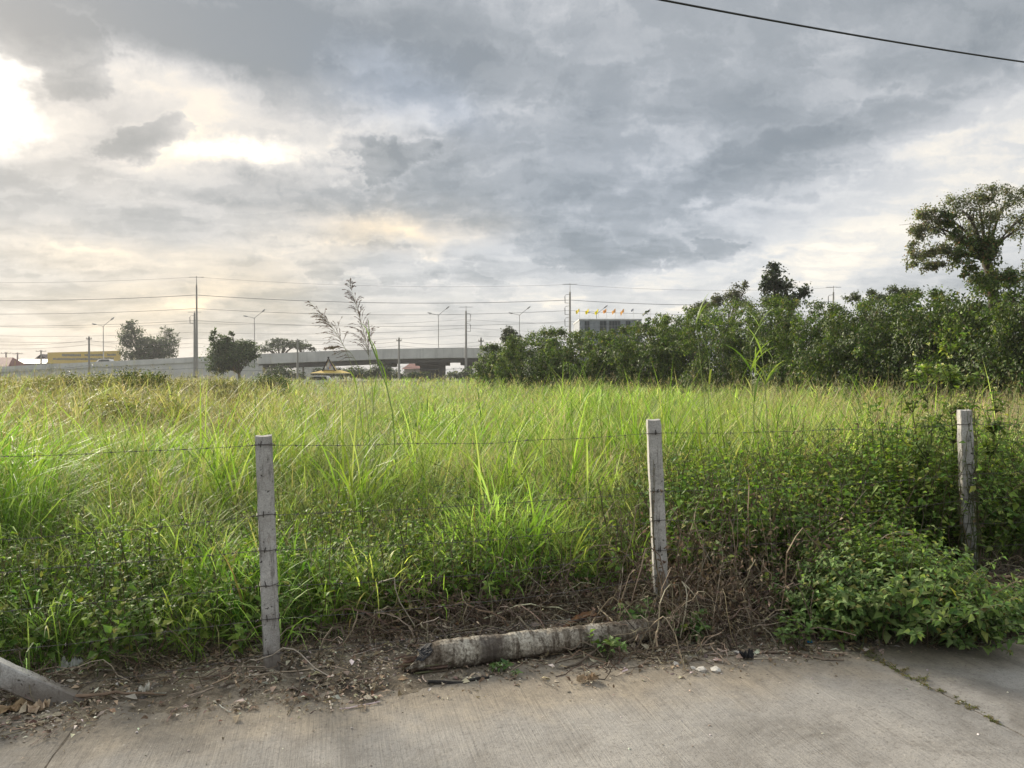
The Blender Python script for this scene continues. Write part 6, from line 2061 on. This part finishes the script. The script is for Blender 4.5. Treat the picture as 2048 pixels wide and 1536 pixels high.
def crumple(name, label, cat, px, py, sx, sy, sz, col, seed, mat='dry', thick=0.002, rot=0.0, k=11, amp=1.0, group=None):
    """a crumpled sheet lying on the ground"""
    rng = np.random.default_rng(seed)
    g = on_ground(px, py)
    u_, v_ = np.meshgrid(np.linspace(-1, 1, k), np.linspace(-1, 1, k), indexing='ij')
    edge = 1 + 0.16 * rng.normal(0, 1, (k, k))
    x = u_ * sx * (1 - 0.25 * v_ ** 2) * edge
    y = v_ * sy * (1 - 0.3 * u_ ** 2) * edge
    z = sz * amp * (np.abs((fbm(u_ * 2.2 + seed, v_ * 2.2 + seed * 2, 3) - 0.45)) * 3.2)
    X = g[0] + x * cos(rot) - y * sin(rot)
    Y = g[1] + x * sin(rot) + y * cos(rot)
    Z = np.maximum(verge_z(X, Y), 0) + 0.006 + z
    ix = np.arange(k * k).reshape(k, k)
    F = np.stack([ix[:-1, :-1], ix[1:, :-1], ix[1:, 1:], ix[:-1, 1:]], -1).reshape(-1, 4)
    o = mesh_np(name, np.stack([X, Y, Z], -1), F, vary(rng, col, k * k, 0.12, 0.02), MAT[mat], origin=(g[0], g[1], vz(g[0], g[1])))
    o.modifiers.new('thickness', 'SOLIDIFY').thickness = thick
    return tag(o, label, cat, group)


crumple('dry_leaf', 'long brown dry leaf at the lower left corner', 'dry leaf', 22, 1422, 0.110, 0.040, 0.040, (0.38, 0.27, 0.16), 61, rot=0.5)
crumple('dry_leaf', 'crumpled pale brown leaf under the foot of the brace post', 'dry leaf', 74, 1420, 0.062, 0.050, 0.045, (0.50, 0.39, 0.27), 62, rot=-0.6)
crumple('plastic_bag', 'crumpled whitish plastic scrap behind the brace post', 'plastic scrap', 145, 1344, 0.055, 0.038, 0.055, (0.62, 0.62, 0.60), 63, 'cloth')
crumple('plastic_wrapper', 'flat pale green wrapper beside the whitish plastic scrap', 'wrapper', 120, 1351, 0.060, 0.020, 0.012, (0.33, 0.42, 0.32), 64, 'cloth', rot=0.3)
crumple('paper_scrap', 'small white crumpled paper scrap standing in the dirt', 'paper scrap', 288, 1385, 0.022, 0.020, 0.045, (0.72, 0.70, 0.64), 65, 'cloth')
crumple('paper_scrap', 'thin white paper strip beside the standing paper scrap', 'paper scrap', 263, 1390, 0.038, 0.013, 0.018, (0.66, 0.64, 0.58), 66, 'cloth', rot=-0.4)
crumple('dry_leaf', 'curled pale dry leaf on the road edge right of the log', 'dry leaf', 1175, 1364, 0.055, 0.025, 0.04, (0.38, 0.28, 0.18), 67, rot=0.3)
crumple('dry_leaf', 'flat cream dry leaf in the dirt below the brown stick', 'dry leaf', 100, 1435, 0.050, 0.024, 0.012, (0.46, 0.40, 0.29), 68, rot=0.3)
crumple('dry_leaf', 'cream dry leaf at the slab edge near the left joint', 'dry leaf', 70, 1450, 0.045, 0.022, 0.012, (0.44, 0.37, 0.26), 69, rot=0.1)
crumple('blue_scrap', 'tiny blue plastic scrap at the edge of the spreading bush', 'plastic scrap', 1620, 1287, 0.016, 0.010, 0.014, (0.03, 0.22, 0.42), 70, 'cloth')
crumple('black_scrap', 'black crumpled lump on the concrete right of the middle post', 'plastic scrap', 1492, 1318, 0.045, 0.026, 0.05, (0.014, 0.014, 0.015), 71, 'stem')
rng = np.random.default_rng(80)
for i, (px, py, r, lab) in enumerate([(1352, 1330, 0.022, 'white stone farthest left of the chips at the road edge'), (1386, 1338, 0.016, 'small white stone between two larger chips at the road edge'), (1402, 1342, 0.026, 'flat white stone chip at the road edge under the dead vines'),
                                     (1432, 1343, 0.030, 'largest pale stone chip at the road edge, farthest right'), (1475, 1306, 0.018, 'small pale stone beside the black lump')]):
    g = on_ground(px, py)
    V, F, C = stones(rng, np.array([g[0]]), np.array([g[1]]), np.array([vz(g[0], g[1]) + r * 0.3]), np.array([r]), np.array([[0.55, 0.52, 0.46]]))
    tag(Geo().add((V, F, C)).build('stone', MAT['stone'], origin=g), lab, 'stone', 'pale stone chips at the road edge')

# ------------------------------------------------------------------ the damp evening air
hm = bpy.data.materials.new('haze_air')
hm.use_nodes = True
ht = NT(hm.node_tree)
ht.n.clear()
ho = ht.node('ShaderNodeOutputMaterial')
hv = ht.node('ShaderNodeVolumePrincipled')
hv.inputs['Color'].default_value = (0.93, 0.94, 0.96, 1)
hv.inputs['Density'].default_value = HAZE
hv.inputs['Anisotropy'].default_value = 0.2
ht.link(hv.outputs[0], ho.inputs['Volume'])
V, F, _ = box(-705, 705, -65, 805, -1.2, 27)
hz = mesh_np('haze', V, F, mat=hm)
tag(hz, 'thin pale haze in the air over the field', kind='stuff')
